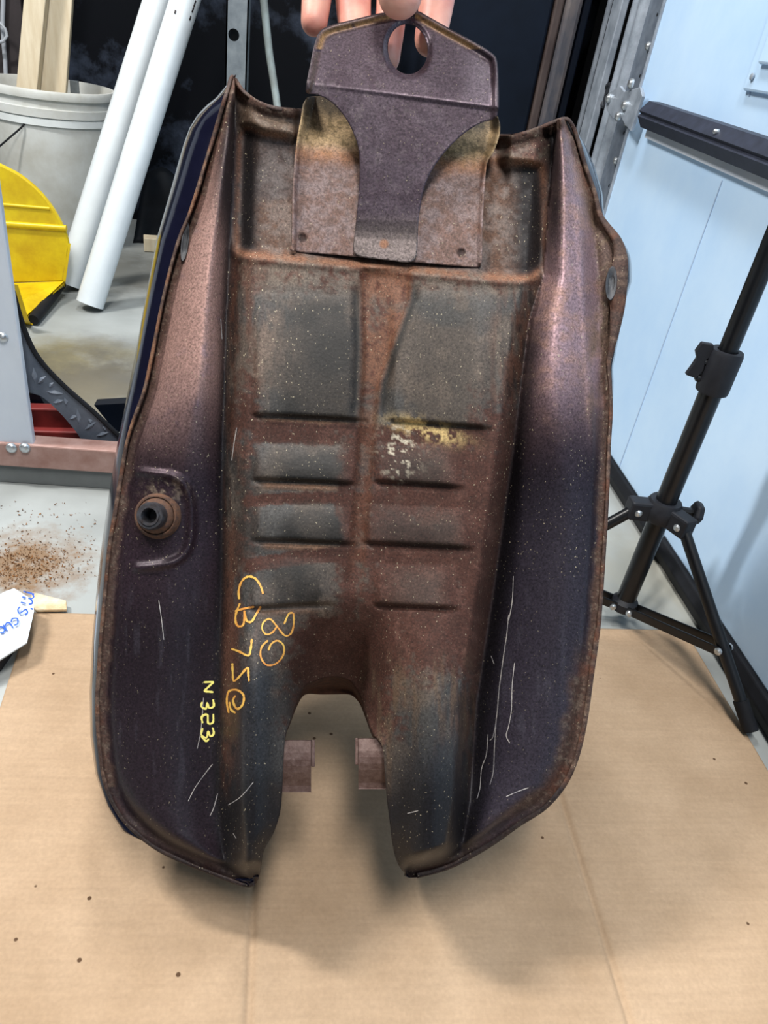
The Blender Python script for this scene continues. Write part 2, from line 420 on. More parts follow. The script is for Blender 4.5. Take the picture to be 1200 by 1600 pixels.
def cardboard_material():
    m = bpy.data.materials.new('corrugated_cardboard'); m.use_nodes = True
    n = m.node_tree.nodes; l = m.node_tree.links; b = n['Principled BSDF']
    b.inputs['Roughness'].default_value = 0.8
    b.inputs['Specular IOR Level'].default_value = 0.2
    tc = n.new('ShaderNodeTexCoord')
    nz = n.new('ShaderNodeTexNoise'); nz.inputs['Scale'].default_value = 9; nz.inputs['Detail'].default_value = 10; nz.inputs['Roughness'].default_value = 0.6
    l.new(tc.outputs['Object'], nz.inputs['Vector'])
    cr = n.new('ShaderNodeValToRGB')
    cr.color_ramp.elements[0].position = 0.3; cr.color_ramp.elements[0].color = (*lin((160, 135, 108)), 1)
    cr.color_ramp.elements[1].position = 0.7; cr.color_ramp.elements[1].color = (*lin((180, 155, 128)), 1)
    l.new(nz.outputs['Fac'], cr.inputs[0])
    # fibre streaks along the flutes
    mp = n.new('ShaderNodeMapping'); mp.inputs['Scale'].default_value = (6, 130, 1)
    mp.inputs['Rotation'].default_value = (0, 0, 0.03)
    l.new(tc.outputs['Object'], mp.inputs[0])
    n2 = n.new('ShaderNodeTexNoise'); n2.inputs['Scale'].default_value = 1.6; n2.inputs['Detail'].default_value = 4
    l.new(mp.outputs[0], n2.inputs['Vector'])
    mr = n.new('ShaderNodeMapRange'); mr.inputs[3].default_value = 0.88; mr.inputs[4].default_value = 1.1
    l.new(n2.outputs['Fac'], mr.inputs[0])
    n4 = n.new('ShaderNodeTexNoise'); n4.inputs['Scale'].default_value = 350; n4.inputs['Detail'].default_value = 2
    l.new(tc.outputs['Object'], n4.inputs['Vector'])
    mr4 = n.new('ShaderNodeMapRange'); mr4.inputs[3].default_value = 0.86; mr4.inputs[4].default_value = 1.14
    l.new(n4.outputs['Fac'], mr4.inputs[0])
    mu = n.new('ShaderNodeMath'); mu.operation = 'MULTIPLY'; l.new(mr.outputs[0], mu.inputs[0]); l.new(mr4.outputs[0], mu.inputs[1])
    cb = n.new('ShaderNodeCombineColor')
    for i in range(3): l.new(mu.outputs[0], cb.inputs[i])
    mx = n.new('ShaderNodeMix'); mx.data_type = 'RGBA'; mx.blend_type = 'MULTIPLY'; mx.inputs[0].default_value = 1
    l.new(cr.outputs[0], mx.inputs[6]); l.new(cb.outputs[0], mx.inputs[7])
    # dark specks of dirt
    n3 = n.new('ShaderNodeTexVoronoi'); n3.inputs['Scale'].default_value = 42
    l.new(tc.outputs['Object'], n3.inputs['Vector'])
    m3 = n.new('ShaderNodeMapRange'); m3.inputs[1].default_value = 0.085; m3.inputs[2].default_value = 0.06; m3.inputs[4].default_value = 1
    l.new(n3.outputs['Distance'], m3.inputs[0])
    s3 = n.new('ShaderNodeSeparateColor'); l.new(n3.outputs['Color'], s3.inputs[0])
    g3 = n.new('ShaderNodeMath'); g3.operation = 'GREATER_THAN'; g3.inputs[1].default_value = 0.66; l.new(s3.outputs[0], g3.inputs[0])
    k3 = n.new('ShaderNodeMath'); k3.operation = 'MULTIPLY'; l.new(m3.outputs[0], k3.inputs[0]); l.new(g3.outputs[0], k3.inputs[1])
    mx3 = n.new('ShaderNodeMix'); mx3.data_type = 'RGBA'; l.new(k3.outputs[0], mx3.inputs[0]); l.new(mx.outputs[2], mx3.inputs[6]); mx3.inputs[7].default_value = (*lin((84, 62, 44)), 1)
    l.new(mx3.outputs[2], b.inputs['Base Color'])
    bp = n.new('ShaderNodeBump'); bp.inputs['Strength'].default_value = 0.25; bp.inputs['Distance'].default_value = 0.002
    l.new(n2.outputs['Fac'], bp.inputs['Height']); l.new(bp.outputs[0], b.inputs['Normal'])
    return m
M['cardboard'] = cardboard_material()

# ------------------------------------------------------------------ setting
DX = 0.556          # inner face of the garage door
WY = 2.46           # black back wall
tag(MB().abox(-2.6, DX + 0.25, -1.6, WY, -0.05, 0.0).build('floor', M['floor'], origin=(0, 0, 0)), 'pale painted concrete garage floor with brown debris stains', kind='structure')
tag(MB().abox(-2.6, DX + 0.25, WY, WY + 0.06, 0.0, 2.6).build('wall_back', M['black_sheet']), 'back wall covered in black plastic sheeting', kind='structure')
tag(MB().abox(DX + 0.10, DX + 0.25, 1.32, WY, 0.0, 2.6).build('wall_right', M['black_sheet']), 'dark side wall beyond the garage door', kind='structure')

tag(MB().abox(-2.66, -2.6, -1.6, WY + 0.06, 0.0, 2.6).build('wall_left_blocker', M['dark_blocker']), 'added dim grey left wall out of view, blocking surrounding light', kind='structure')  # unseen wall added to darken reflections in the tank shell
# garage door
JY = onX(958, 262, DX).y              # far end of the door panel
door = empty('door_1', (DX, 0.2, 0), 'white sectional garage door with black horizontal strut and rubber seal', kind='structure')
zs0 = onX(1000, 155, DX - 0.03).z
zs1 = onX(1000, 200, DX - 0.03).z
zmid = (zs0 + zs1) / 2
ZT = zs0 + 0.0
for (a, b_) in ((0.035, zmid - 0.003), (zmid + 0.003, zmid + 0.53), (zmid + 0.536, zmid + 1.06)):
    MB().abox(DX, DX + 0.045, -1.5, JY - 0.02, a, b_).build('panel', M['door_white'], door, bevel=0.004)
st = MB().abox(DX - 0.004, DX + 0.046, JY - 0.02, onX(1013, 100, DX).y - 0.001, 0.035, zmid + 1.06).build('end_stile', M['galv'], door, bevel=0.003)
# vertical creases in the panels
sy = onX(1110, 335, DX).y
MB().abox(DX - 0.0012, DX + 0.001, sy - 0.001, sy + 0.001, 0.04, zmid - 0.05).build('seam', M['seam'], door)
sy2 = onX(1160, 180, DX).y
MB().abox(DX - 0.0012, DX + 0.001, sy2 - 0.001, sy2 + 0.001, zmid + 0.05, zmid + 0.09).build('seam', M['seam'], door)
# strut: two faced channel
hz = (zs0 - zs1) / 2
y0s, y1s = -1.4, onX(998, 175, DX - 0.03).y
prof = [(DX + 0.001, zmid + hz * 1.05), (DX - 0.018, zmid + hz), (DX - 0.030, zmid + 0.004), (DX - 0.026, zmid), (DX - 0.030, zmid - 0.004), (DX - 0.020, zmid - hz), (DX + 0.001, zmid - hz * 1.1)]
TL = 0.020 * (y1s - y0s)
MB().prism([(x, y0s, z - TL) for x, z in prof], (0, y1s - y0s, TL)).build('strut', M['strut_black'], door)
bp_ = onX(1120, 206, DX - 0.026)
MB().lathe(bp_, (-1, 0, 0), [(0.0035, -0.002), (0.0035, 0.003), (0.002, 0.005), (0, 0.005)], 10).build('bolt', M['zinc'], door, smooth=True)
MB().prism([(DX + 0.001, y0s, zmid - hz * 1.1 - TL), (DX - 0.008, y0s, zmid - hz * 1.1 - TL), (DX - 0.008, y0s, zmid - hz * 1.1 - 0.012 - TL), (DX + 0.001, y0s, zmid - hz * 1.1 - 0.014 - TL)], (0, y1s - y0s, TL)).build('lip', M['alu'], door)
# bottom seal and retainer
MB().prism([(DX + 0.046, -1.5, 0.036), (DX - 0.006, -1.5, 0.036), (DX - 0.012, -1.5, 0.022), (DX - 0.004, -1.5, 0.002), (DX + 0.05, -1.5, 0.002)], (0, JY + 1.5, 0)).build('bottom_seal', M['rubber'], door, bevel=0.002)
# plate on the upper section
q = [onX(1160, 141, DX - 0.006), onX(1200, 153, DX - 0.006)]
py1 = q[0].y; pz0 = q[0].z
MB().abox(DX - 0.007, DX + 0.001, py1 - 0.22, py1, pz0, pz0 + 0.16).build('cover_plate', M['door_white'], door, bevel=0.003)
MB().abox(DX - 0.014, DX - 0.006, py1 - 0.21, py1 - 0.028, pz0 + 0.03, pz0 + 0.16).build('cover_raised', M['door_white'], door, bevel=0.003)
sc_ = onX(1176, 120, DX - 0.008)
MB().lathe(sc_, (-1, 0, 0), [(0.004, 0), (0.004, 0.002), (0.002, 0.003), (0, 0.003)], 12).build('screw', M['galv'], door, smooth=True)

# hinge plate with roller at the strut end
hx = DX - 0.022
def hp(px, py, x=None): return onX(px, py, hx if x is None else x)
hinge = MB().prism([hp(*p) for p in [(945, 158), (950, 146), (968, 134), (975, 143), (1000, 136), (1003, 150), (990, 190), (985, 205), (975, 193), (968, 178), (958, 186), (948, 172)]], (0.006, 0, 0)).build('hinge_plate', M['galv'], door, bevel=0.001)
for p in [(978, 165), (968, 182), (988, 131), (953, 154)]:
    MB().lathe(hp(*p), (-1, 0, 0), [(0.008, 0.0), (0.008, 0.004), (0.005, 0.007), (0, 0.007)], 12).build('bolt', M['zinc'], hinge, smooth=True)
MB().lathe(hp(950, 150, DX + 0.012), (-1, 0, 0), [(0.004, -0.004), (0.022, -0.004), (0.024, 0.0), (0.022, 0.006), (0.018, 0.006), (0.016, 0.003), (0.004, 0.003)], 28).build('roller', M['stand_plastic'], door, smooth=True)

# vertical roller track
ty = JY + 0.03
trk = empty('door_track', (DX, ty, 0), 'galvanised vertical roller track beside the white garage door', 'track')
def ypx(px): return onX(px, 100, DX).y
def strip(nm, p0, p1, x0, x1, mt, bev=0.002):
    ya, yb = sorted((ypx(p0), ypx(p1)))
    return MB().abox(DX + x0, DX + x1, ya, yb, 0, 2.2).build(nm, M[mt], trk, bevel=bev)
strip('flange', 936, 950, -0.004, 0.010, 'galv')
strip('channel_wall', 946, 966, 0.022, 0.028, 'galv_dark')
def rod(px0, px1, nm):
    ya, yb = sorted((ypx(px0), ypx(px1))); r = (yb - ya) / 2; ym = (ya + yb) / 2
    MB().prism([(DX + 0.012 - 1.3 * r * math.sin(math.pi * k / 10), ym + r * math.cos(math.pi * k / 10), 0) for k in range(11)] + [(DX + 0.022, ym - r, 0), (DX + 0.022, ym + r, 0)], (0, 0, 2.2)).build(nm, M['galv'], trk, smooth=True)
rod(964, 972, 'rib'); rod(975, 984, 'rib')
strip('perforated_flange', 982, 1012, 0.006, 0.014, 'galv_dark')
yh = ypx(1000); yb2 = ypx(990)
for z_ in np.arange(0.05, 2.1, 0.045):
    MB().lathe((DX + 0.0062, yh, z_), (-1, 0, 0), [(0.0028, 0), (0.0028, 0.0006), (0, 0.0006)], 8).build('perforation', M['rubber'], trk)
for p in [(1010, 72), (982, 192), (950, 245)]:
    c = onX(*p, DX + 0.004)
    MB().lathe((DX + 0.006, ypx(1002), c.z), (-1, 0, 0), [(0.007, 0), (0.007, 0.004), (0.004, 0.007), (0, 0.007)], 10).build('bolt', M['zinc'], trk, smooth=True)
for p in [(940, 182), (933, 200), (927, 217)]:
    c = onX(*p, DX + 0.02)
    MB().box((DX + 0.0215, ypx(956), c.z), (0.0008, 0, 0), (0, 0.0035, 0), (0, 0, 0.012 if p[1] == 200 else 0.004)).build('slot', M['rubber'], trk)
# black jamb strip with light edge beyond the track
ya, yb = sorted((ypx(936), ypx(905)))
tag(MB().abox(DX + 0.012, DX + 0.1, ya + 0.004, yb, 0, 2.4).build('trim_1', M['rubber']), 'black jamb strip beside the roller track', kind='structure')
tag(MB().abox(DX + 0.004, DX + 0.010, ypx(925), ypx(922), 0, 2.4).build('trim_2', M['galv']), 'thin pale edge of the black jamb strip', kind='structure')

# dark cabinet with stained rail, right of the bracket
CYk = 1.72
cr_ = onY(845, 100, CYk); cl_ = onY(690, 40, CYk)
cab = empty('metal_cabinet', ((cr_.x + cl_.x) / 2, CYk, 0), 'dark navy metal cabinet behind the bracket with a stained grey edge rail', 'cabinet')
MB().abox(cl_.x, cr_.x, CYk, WY - 0.01, 0, 1.9).build('body', M['navy'], cab, bevel=0.006)
MB().abox(cr_.x + 0.002, cr_.x + 0.020, CYk - 0.004, CYk + 0.05, 0, 1.9).build('rust_strip', M['rust_strip'], cab, bevel=0.004)
MB().abox(cr_.x + 0.022, cr_.x + 0.055, CYk - 0.012, CYk + 0.05, 0, 1.9).build('edge_rail', M['galv_rust'], cab, bevel=0.008)
MB().abox(cr_.x + 0.06, cr_.x + 0.075, CYk + 0.0, CYk + 0.05, 0, 1.9).build('edge_strip', M['navy'], cab, bevel=0.003)

# ------------------------------------------------------------------ cardboard sheet
def cardboard():
    FL = onZ(48, 957, 0.004); FR = onZ(1070, 985, 0.004)
    r2 = onZ(1185, 1180, 0.004); l2 = onZ(2, 1100, 0.004)
    dr = (r2 - FR).normalized(); dl = (l2 - FL).normalized()
    NR = FR + dr * ((-0.25 - FR.y) / dr.y); NL = FL + dl * ((-0.25 - FL.y) / dl.y)
    nu, nv = 380, 330
    u = np.linspace(0, 1, nu); v = np.linspace(0, 1, nv)
    Ug, Vg = np.meshgrid(u, v)
    c = lambda p: np.array(p)[None, None, :2]
    P = (c(FL) * (1 - Ug)[..., None] + c(FR) * Ug[..., None]) * (1 - Vg)[..., None] + (c(NL) * (1 - Ug)[..., None] + c(NR) * Ug[..., None]) * Vg[..., None]
    X, Y = P[..., 0], P[..., 1]
    Z = np.full(X.shape, 0.0045) + 0.0016 * (vnoise(X + 3, Y + 3, (0.22, 0.22), 4) - 0.4)
    def crease(a, b_, dep, wd):
        nonlocal Z
        a = np.array(onZ(*a, 0.004))[:2]; b_ = np.array(onZ(*b_, 0.004))[:2]
        d = (b_ - a) / np.linalg.norm(b_ - a)
        dist = (X - a[0]) * (-d[1]) + (Y - a[1]) * d[0]
        Z += dep * np.exp(-(dist / wd) ** 2)
    crease((396, 1390), (388, 1600), -0.0034, 0.0028)
    crease((878, 1250), (985, 1600), -0.0034, 0.0028)
    crease((60, 973), (480, 977), -0.0016, 0.003)
    crease((60, 989), (480, 993), -0.0012, 0.003)
    V = np.stack([X, Y, np.maximum(Z, 0.001)], -1).reshape(-1, 3)
    Q = [(j * nu + i, (j + 1) * nu + i, (j + 1) * nu + i + 1, j * nu + i + 1) for j in range(nv - 1) for i in range(nu - 1)]
    rim = [i for i in range(nu)] + [j * nu + nu - 1 for j in range(1, nv)] + [(nv - 1) * nu + i for i in range(nu - 2, -1, -1)] + [j * nu for j in range(nv - 2, 0, -1)]
    b0 = len(V); low = V[rim].copy(); low[:, 2] = 0.0004
    V = np.concatenate([V, low]); k = len(rim)
    Q += [(rim[i], rim[(i + 1) % k], b0 + (i + 1) % k, b0 + i) for i in range(k)]
    mb = MB(); mb.v = [tuple(a) for a in V]; mb.f = Q
    o = mb.build('cardboard_sheet', M['cardboard'], origin=(0, 0.3, 0)); o.data.shade_smooth()
    tag(o, 'large flattened brown cardboard sheet with faint creases on the floor', 'cardboard')
cardboard()

# ------------------------------------------------------------------ paper note and scrap beside the cardboard
def note():
    pts = [(-60, 960), (8, 924), (22, 919), (52, 938), (53, 955), (42, 1004), (0, 1030), (-60, 1070)]
    zf = lambda px, py: 0.016 + 0.00018 * (px + 60) * (1 if px < 40 else 0.8)
    root = empty('paper_note', onZ(0, 980, 0.0), 'torn white paper note with blue handwriting lying at the cardboard corner', 'paper')
    top = [onZ(px, py, zf(px, py)) for px, py in pts]
    MB().prism(top, (0, 0, -0.0012)).build('sheet', M['paper'], root)
    MB().prism([onZ(px, py, 0.0) for px, py in [(-60, 985), (5, 965), (36, 1000), (0, 1050), (-60, 1085)]], (0, 0, 0.012)).build('paper_shadow', M['dark_box'], root)  # dark slab standing in for the paper's shadow on the floor
    def stroke(ps, wd=0.0014):
        c = catmull(ps, False, 1.5)
        mb = MB(); vs = []
        for i, p in enumerate(c):
            a = c[max(i - 1, 0)]; b_ = c[min(i + 1, len(c) - 1)]
            t = (b_ - a) / max(np.linalg.norm(b_ - a), 1e-6); nn = np.array([-t[1], t[0]])
            for s_ in (-1, 1):
                pp = p + nn * s_ * 1.15
                vs.append(onZ(pp[0], pp[1], zf(*p) + 0.0008))
        mb.add(vs, [(2 * i, 2 * i + 1, 2 * i + 3, 2 * i + 2) for i in range(len(c) - 1)])
        return mb
    G = {'m': [[(0, 0), (0, 0.5), (0, 1)], [(0, 0.75), (0.2, 1), (0.45, 0.85), (0.5, 0)], [(0.5, 0.75), (0.7, 1), (0.95, 0.85), (1, 0)]],
         'a': [[(0.3, 1.1), (0.3, 0.75)]],
         's': [[(0.85, 0.85), (0.45, 1), (0.1, 0.75), (0.5, 0.52), (0.9, 0.25), (0.5, 0), (0.05, 0.12)]],
         'c': [[(0.95, 0.8), (0.5, 1), (0.05, 0.5), (0.5, 0), (0.95, 0.2)]],
         'u': [[(0, 1), (0.05, 0.25), (0.4, 0), (0.8, 0.3)], [(0.85, 1), (0.9, 0)]]}
    strokes = []
    for (g, cx, cy, ang, wd_, ht) in [('m', 258, 328, 104, 105, 105), ('a', 265, 428, 108, 60, 70), ('s', 212, 450, 110, 70, 95), ('c', 140, 543, 132, 72, 66), ('u', 72, 592, 150, 72, 66), ('c', 18, 622, 155, 60, 60)]:
        t_ = math.radians(ang); ex = np.array([math.cos(t_), math.sin(t_)]); ey = np.array([math.sin(t_), -math.cos(t_)])
        for st_ in G[g]:
            strokes.append([tuple((np.array([cx, cy]) + ex * wd_ * (x - 0.5) + ey * ht * (y - 0.5)) / 6.0 + np.array([0, 880])) for x, y in st_])
    mb = MB()
    for s_ in strokes:
        t = stroke(s_); mb.add(t.v, t.f)
    mb.build('handwriting', M['ink'], root)['label'] = 'blue handwritten letters'
note()
sp_ = [onZ(*p, 0.006) for p in [(50, 929), (60, 931), (104, 942), (105, 956), (56, 957), (48, 945)]]
tag(MB().prism(sp_, (0, 0, 0.004)).build('card_scrap', M['cream'], bevel=0.001), 'cream stained card scrap between the paper note and cardboard edge', 'scrap')

# rust crumbs on the floor
def crumbs():
    mb = MB()
    def crumb(c, s):
        vs = [Vector((random.gauss(0, 1), random.gauss(0, 1), random.gauss(0, 1))).normalized() * s * random.uniform(0.6, 1.2) for _ in range(4)]
        mn = min(v.z for v in vs)
        mb.add([c + v - Vector((0, 0, mn)) for v in vs], [(0, 1, 2), (0, 2, 3), (0, 3, 1), (1, 3, 2)])
    for _ in range(750):
        px = random.gauss(35, 42); py = random.gauss(885, 17) + (px - 35) * -0.12
        if px < 145 and py < 925: crumb(onZ(px, py), random.uniform(0.0006, 0.0022))
    for _ in range(330):
        px = random.uniform(-30, 150); py = random.triangular(770, 925, 880)
        crumb(onZ(px, py), random.uniform(0.0007, 0.0024))
    tag(mb.build('rust_crumbs', M['crumb']), 'scattered brown rust crumbs on the pale floor by the paper note', 'debris', kind='stuff')
crumbs()

# ------------------------------------------------------------------ riveted upright with red rail (left)
RZ = 0.030
def cart():
    a = onZ(0, 728, RZ); b_ = onZ(175, 740, RZ)
    d = (b_ - a); d.z = 0; d.normalize(); nrm = Vector((d.y, -d.x, 0))          # towards camera
    root = empty('equipment_frame', a, 'aluminium upright riveted to a faded red base rail, with grey tread plate brace', 'frame')
    p0 = a - d * 0.35; p1 = a + d * 0.42
    h = 0.036
    MB().hexa([p0, p1, p1 - nrm * 0.03, p0 - nrm * 0.03], [p + Vector((0, 0, h)) for p in (p0, p1, p1 - nrm * 0.03, p0 - nrm * 0.03)]).build('base_rail', M['rail'], root, bevel=0.002)
    MB().hexa([p0 - nrm * 0.006, p1 - nrm * 0.006, p1 - nrm * 0.024, p0 - nrm * 0.024], [p - Vector((0, 0, RZ - 0.001)) for p in (p0 - nrm * 0.006, p1 - nrm * 0.006, p1 - nrm * 0.024, p0 - nrm * 0.024)]).build('rail_shade_strip', M['rail_shade'], root)  # dark strip standing in for the shade under the rail
    for px in (18, 39):
        t = ray(px, 700)
        k = (a - CAM).dot(nrm) / t.dot(nrm)
        c = CAM + t * k
        MB().lathe(c, nrm, [(0.0075, -0.001), (0.0075, 0.001), (0.006, 0.0035), (0.003, 0.005), (0, 0.0052)], 16).build('rivet', M['zinc'], root, smooth=True)
    # upright, standing on the rail
    off = -0.004
    def onp(px, py, o=off):
        t = ray(px, py); q_ = a + nrm * o
        return CAM + t * ((q_ - CAM).dot(nrm) / t.dot(nrm))
    c1 = onp(51, 687); 
    e1 = c1; e0 = c1 - d * 0.20
    up = Vector((0, 0, 0.80))
    e0 = Vector((e0.x, e0.y, RZ + 0.02)); e1 = Vector((e1.x, e1.y, RZ + 0.02))
    MB().hexa([e0, e1, e1 - nrm * 0.012, e0 - nrm * 0.012], [p + up for p in (e0, e1, e1 - nrm * 0.012, e0 - nrm * 0.012)]).build('upright', M['alu'], root, bevel=0.002)
    for p in [(4, 527)]:
        MB().lathe(onp(*p), nrm, [(0.007, -0.001), (0.007, 0.001), (0.0055, 0.003), (0, 0.005)], 14).build('rivet', M['zinc'], root, smooth=True)
    # tread plate brace behind
    def tp_(px, py, o=-0.045): return onp(px, py, o)
    up_e = catmull([(20, 455), (40, 520), (62, 562), (100, 603), (140, 638), (185, 680), (200, 694)], False, 8)
    lo_e = catmull([(20, 600), (45, 613), (62, 618), (78, 630), (100, 652), (124, 682), (130, 698)], False, 8)
    outline = list(up_e) + list(lo_e[::-1])
    pl = MB().prism([tp_(*p) for p in outline], -nrm * 0.006).build('tread_plate', M['tread'], root)
    MB().tube([tp_(*p, -0.043) for p in up_e], 0.0035, 8).build('rubber_edge', M['rubber'], pl, smooth=True)
    for (x0, y0, x1, y1) in [(52, 575, 55, 600), (58, 600, 72, 588), (72, 612, 98, 616), (76, 606, 84, 598), (82, 630, 100, 626), (100, 622, 104, 634), (120, 640, 124, 665), (108, 655, 122, 650), (132, 672, 150, 660), (138, 655, 143, 662), (150, 682, 170, 676), (160, 664, 166, 674), (56, 560, 68, 570)]:
        c0 = tp_(x0, y0, -0.0435); c1 = tp_(x1, y1, -0.0435); m_ = (c0 + c1) / 2; ax = (c1 - c0) / 2
        sd = ax.cross(nrm).normalized() * 0.0040; ax = ax * 1.15; c0 = m_ - ax; c1 = m_ + ax
        MB().add([c0 - nrm * 0.002, m_ + sd - nrm * 0.002, c1 - nrm * 0.002, m_ - sd - nrm * 0.002, m_ + ax * 0.4 + nrm * 0.0015, m_ - ax * 0.4 + nrm * 0.0015],
                 [(0, 1, 5), (1, 4, 5), (1, 2, 4), (2, 3, 4), (3, 5, 4), (3, 0, 5)]).build('tread_bar', M['tread_bar'], pl)
    # dark red cross members behind
    for (y_t, y_b, x1, o) in ((637, 668, 128, -0.075), (672, 700, 132, -0.062)):
        q0 = onp(-20, y_b, o); q1 = onp(x1, y_b + 4, o); q2 = onp(x1, y_t + 4, o); q3 = onp(-20, y_t, o)
        MB().prism([q0, q1, q2, q3], -nrm * 0.02).build('cross_member', M['maroon'], root, bevel=0.002)
    q = [onp(*p, -0.10) for p in [(-10, 612), (60, 615), (75, 640), (75, 650), (-10, 648)]]
    MB().prism(q, -nrm * 0.02).build('dark_bracket', M['navy'], root)
    q = [onp(*p, -0.09) for p in [(147, 633), (215, 629), (215, 668), (182, 676)]]
    MB().prism(q, -nrm * 0.02).build('dark_bracket', M['navy'], root)
cart()

# ------------------------------------------------------------------ bucket with wood, yellow scoop, pipes
bc = onZ(76, 131, 0.372); bc = Vector((bc.x, bc.y, 0))
bk = empty('bucket', bc, 'white plastic bucket holding pine offcuts behind the aluminium upright', 'bucket')
MB().lathe(bc, (0, 0, 1), [(0.0, 0.004), (0.125, 0.004), (0.128, 0.0), (0.131, 0.004), (0.146, 0.315), (0.152, 0.316), (0.153, 0.334), (0.147, 0.335), (0.147, 0.352), (0.154, 0.354), (0.156, 0.366), (0.153, 0.372), (0.147, 0.372), (0.143, 0.360), (0.126, 0.010), (0.0, 0.010)], 56).build('body', M['bucket'], bk, smooth=True)
hd = onY(48, 182, bc.y - 0.135)
MB().tube([hd, hd + Vector((-0.02, -0.015, -0.025)), hd + Vector((-0.07, -0.03, -0.07)), hd + Vector((-0.12, -0.02, -0.10)), hd + Vector((-0.17, 0.04, -0.10))], 0.0022, 8).build('handle', M['rubber'], bk, smooth=True)
MB().lathe(bc + Vector((0, 0, 0)), (0, 0, 1), [(0.1475, 0.298), (0.1500, 0.298), (0.1505, 0.312), (0.147, 0.314)], 56).build('band', M['bucket_rim'], bk, smooth=True)

def plank(pxb, pxt, yb, yt, depth_y, wid, thk, label, zb=0.05, name='pine_plank'):
    b0 = onY(pxb, yb, depth_y); t0 = onY(pxt, yt, depth_y + 0.02)
    d = (t0 - b0).normalized()
    s0 = b0 - d * ((b0.z - zb) / d.z); s1 = s0 + d * 1.0
    side = Vector((1, 0.05, 0)).normalized(); dep = d.cross(side).normalized()
    o = MB().box((s0 + s1) / 2, side * wid / 2, dep * thk / 2, (s1 - s0) / 2).build(name, M['pine'], bevel=0.002)
    tag(o, label, 'plank', 'pine offcuts standing in the bucket')
plank(44, 57, 140, 0, bc.y - 0.02, 0.047, 0.030, 'narrower left pine plank standing in the white bucket')
plank(84, 93, 140, 0, bc.y + 0.02, 0.061, 0.020, 'wider right pine plank standing in the white bucket')
o_ = MB().box(onY(82, 153, bc.y - 0.075), (0.045, 0.01, 0.004), (0.0, 0.022, 0), (0, 0, 0.006)).build('pine_block', M['pine'], bevel=0.002)
tag(o_, 'short pine block lying across inside the white bucket', 'block', 'pine offcuts standing in the bucket')
p_ = onY(117, 140, bc.y + 0.05)
tag(MB().box(p_ - Vector((0, 0, 0.12)), (0.010, 0, 0), (0, 0.006, 0), (0, 0, 0.14)).build('grey_slat', M['steel_post'], bevel=0.001), 'grey slat poking up at the right inside the white bucket', 'slat')

def scoop():
    base = onZ(50, 506)
    yB = base.y + 0.16
    root = empty('yellow_scoop', base, 'yellow plastic scoop with rounded back and black rubber lip by the pipes', 'scoop')
    # back plate, rounded top
    arc = catmull([(-70, 262), (-20, 252), (14, 264), (40, 280), (66, 304), (88, 334), (104, 368), (108, 392)], False, 8)
    top = [onY(*p, yB) for p in arc]
    bot = [onY(98, 440, yB), onY(-70, 445, yB)]
    MB().prism(top + bot, (0, 0.012, 0)).build('back_plate', M['yellow'], root, bevel=0.003)
    for (yy, th) in ((353, 0.012), (322, 0.006)):
        a = onY(-60, yy - 8, yB); b_ = onY(104 if yy > 340 else 78, yy + 4, yB)
        MB().tube([a, b_], th * 0.55, 10).build('rib', M['yellow'], root, smooth=True)
    # side wings + floor tongue
    f0 = onZ(-60, 510, 0.012); f1 = onZ(35, 500, 0.010); f2 = onZ(52, 505, 0.006); f3 = onZ(96, 452, 0.012)
    b0 = onY(98, 440, yB); b1 = onY(-70, 445, yB)
    MB().prism([f0, f1, f2, f3, b0, b1], (0, 0, -0.006)).build('tongue', M['yellow'], root, bevel=0.002)
    w0 = onY(106, 380, yB)
    MB().prism([w0, b0, f3, f3 + Vector((0, 0, 0.03))], (0.006, 0, 0)).build('side_wing', M['yellow'], root)
    MB().prism([onZ(28, 445, 0.10), onZ(33, 503, 0.008), onZ(50, 508, 0.0), onZ(45, 500, 0.03)], (-0.01, 0, 0)).build('side_wing', M['yellow'], root)
    MB().tube([f2 + Vector((0, 0, 0.006)), (f2 + f3) / 2 + Vector((0, 0, 0.008)), f3 + Vector((0, 0, 0.012))], 0.011, 12).build('rubber_lip', M['rubber'], root, smooth=True)
scoop()

def pipe(pb, pt, ytop, r, label):
    b_ = onZ(*pb, 0.0); t = onY(*pt, b_.y + ytop)
    d = (t - b_).normalized()
    L = min((WY - 0.045 - b_.y) / d.y, 2.6 / d.z)
    e = b_ + d * L
    b_ = b_ + Vector((0, 0, 0.012))
    root = empty('white_pipe', b_, label, 'pipe', 'white plastic pipes leaning on the back wall')
    mb = MB(); n = 32
    u = Vector((1, 0, 0)); u = (u - d * u.dot(d)).normalized(); w_ = d.cross(u)
    rings = []
    for (p, rr) in ((b_, r), (e, r), (e, r - 0.004), (b_, r - 0.004)):
        rings.append([p + (u * math.cos(2 * math.pi * k / n) + w_ * math.sin(2 * math.pi * k / n)) * rr for k in range(n)])
    vs = [v for rg in rings for v in rg]
    fs = [(i * n + k, i * n + (k + 1) % n, ((i + 1) % 4) * n + (k + 1) % n, ((i + 1) % 4) * n + k) for i in range(4) for k in range(n)]
    mb.add(vs, fs); mb.build('tube', M['pvc'], root, smooth=True)
    return root, b_, d, r
p1 = pipe((107, 452), (249, 0), 0.20, 0.0285, 'left of two white plastic pipes leaning against the black wall')
p2 = pipe((141, 484), (292, 0), 0.20, 0.0285, 'right of two white plastic pipes, with faint print near its top')
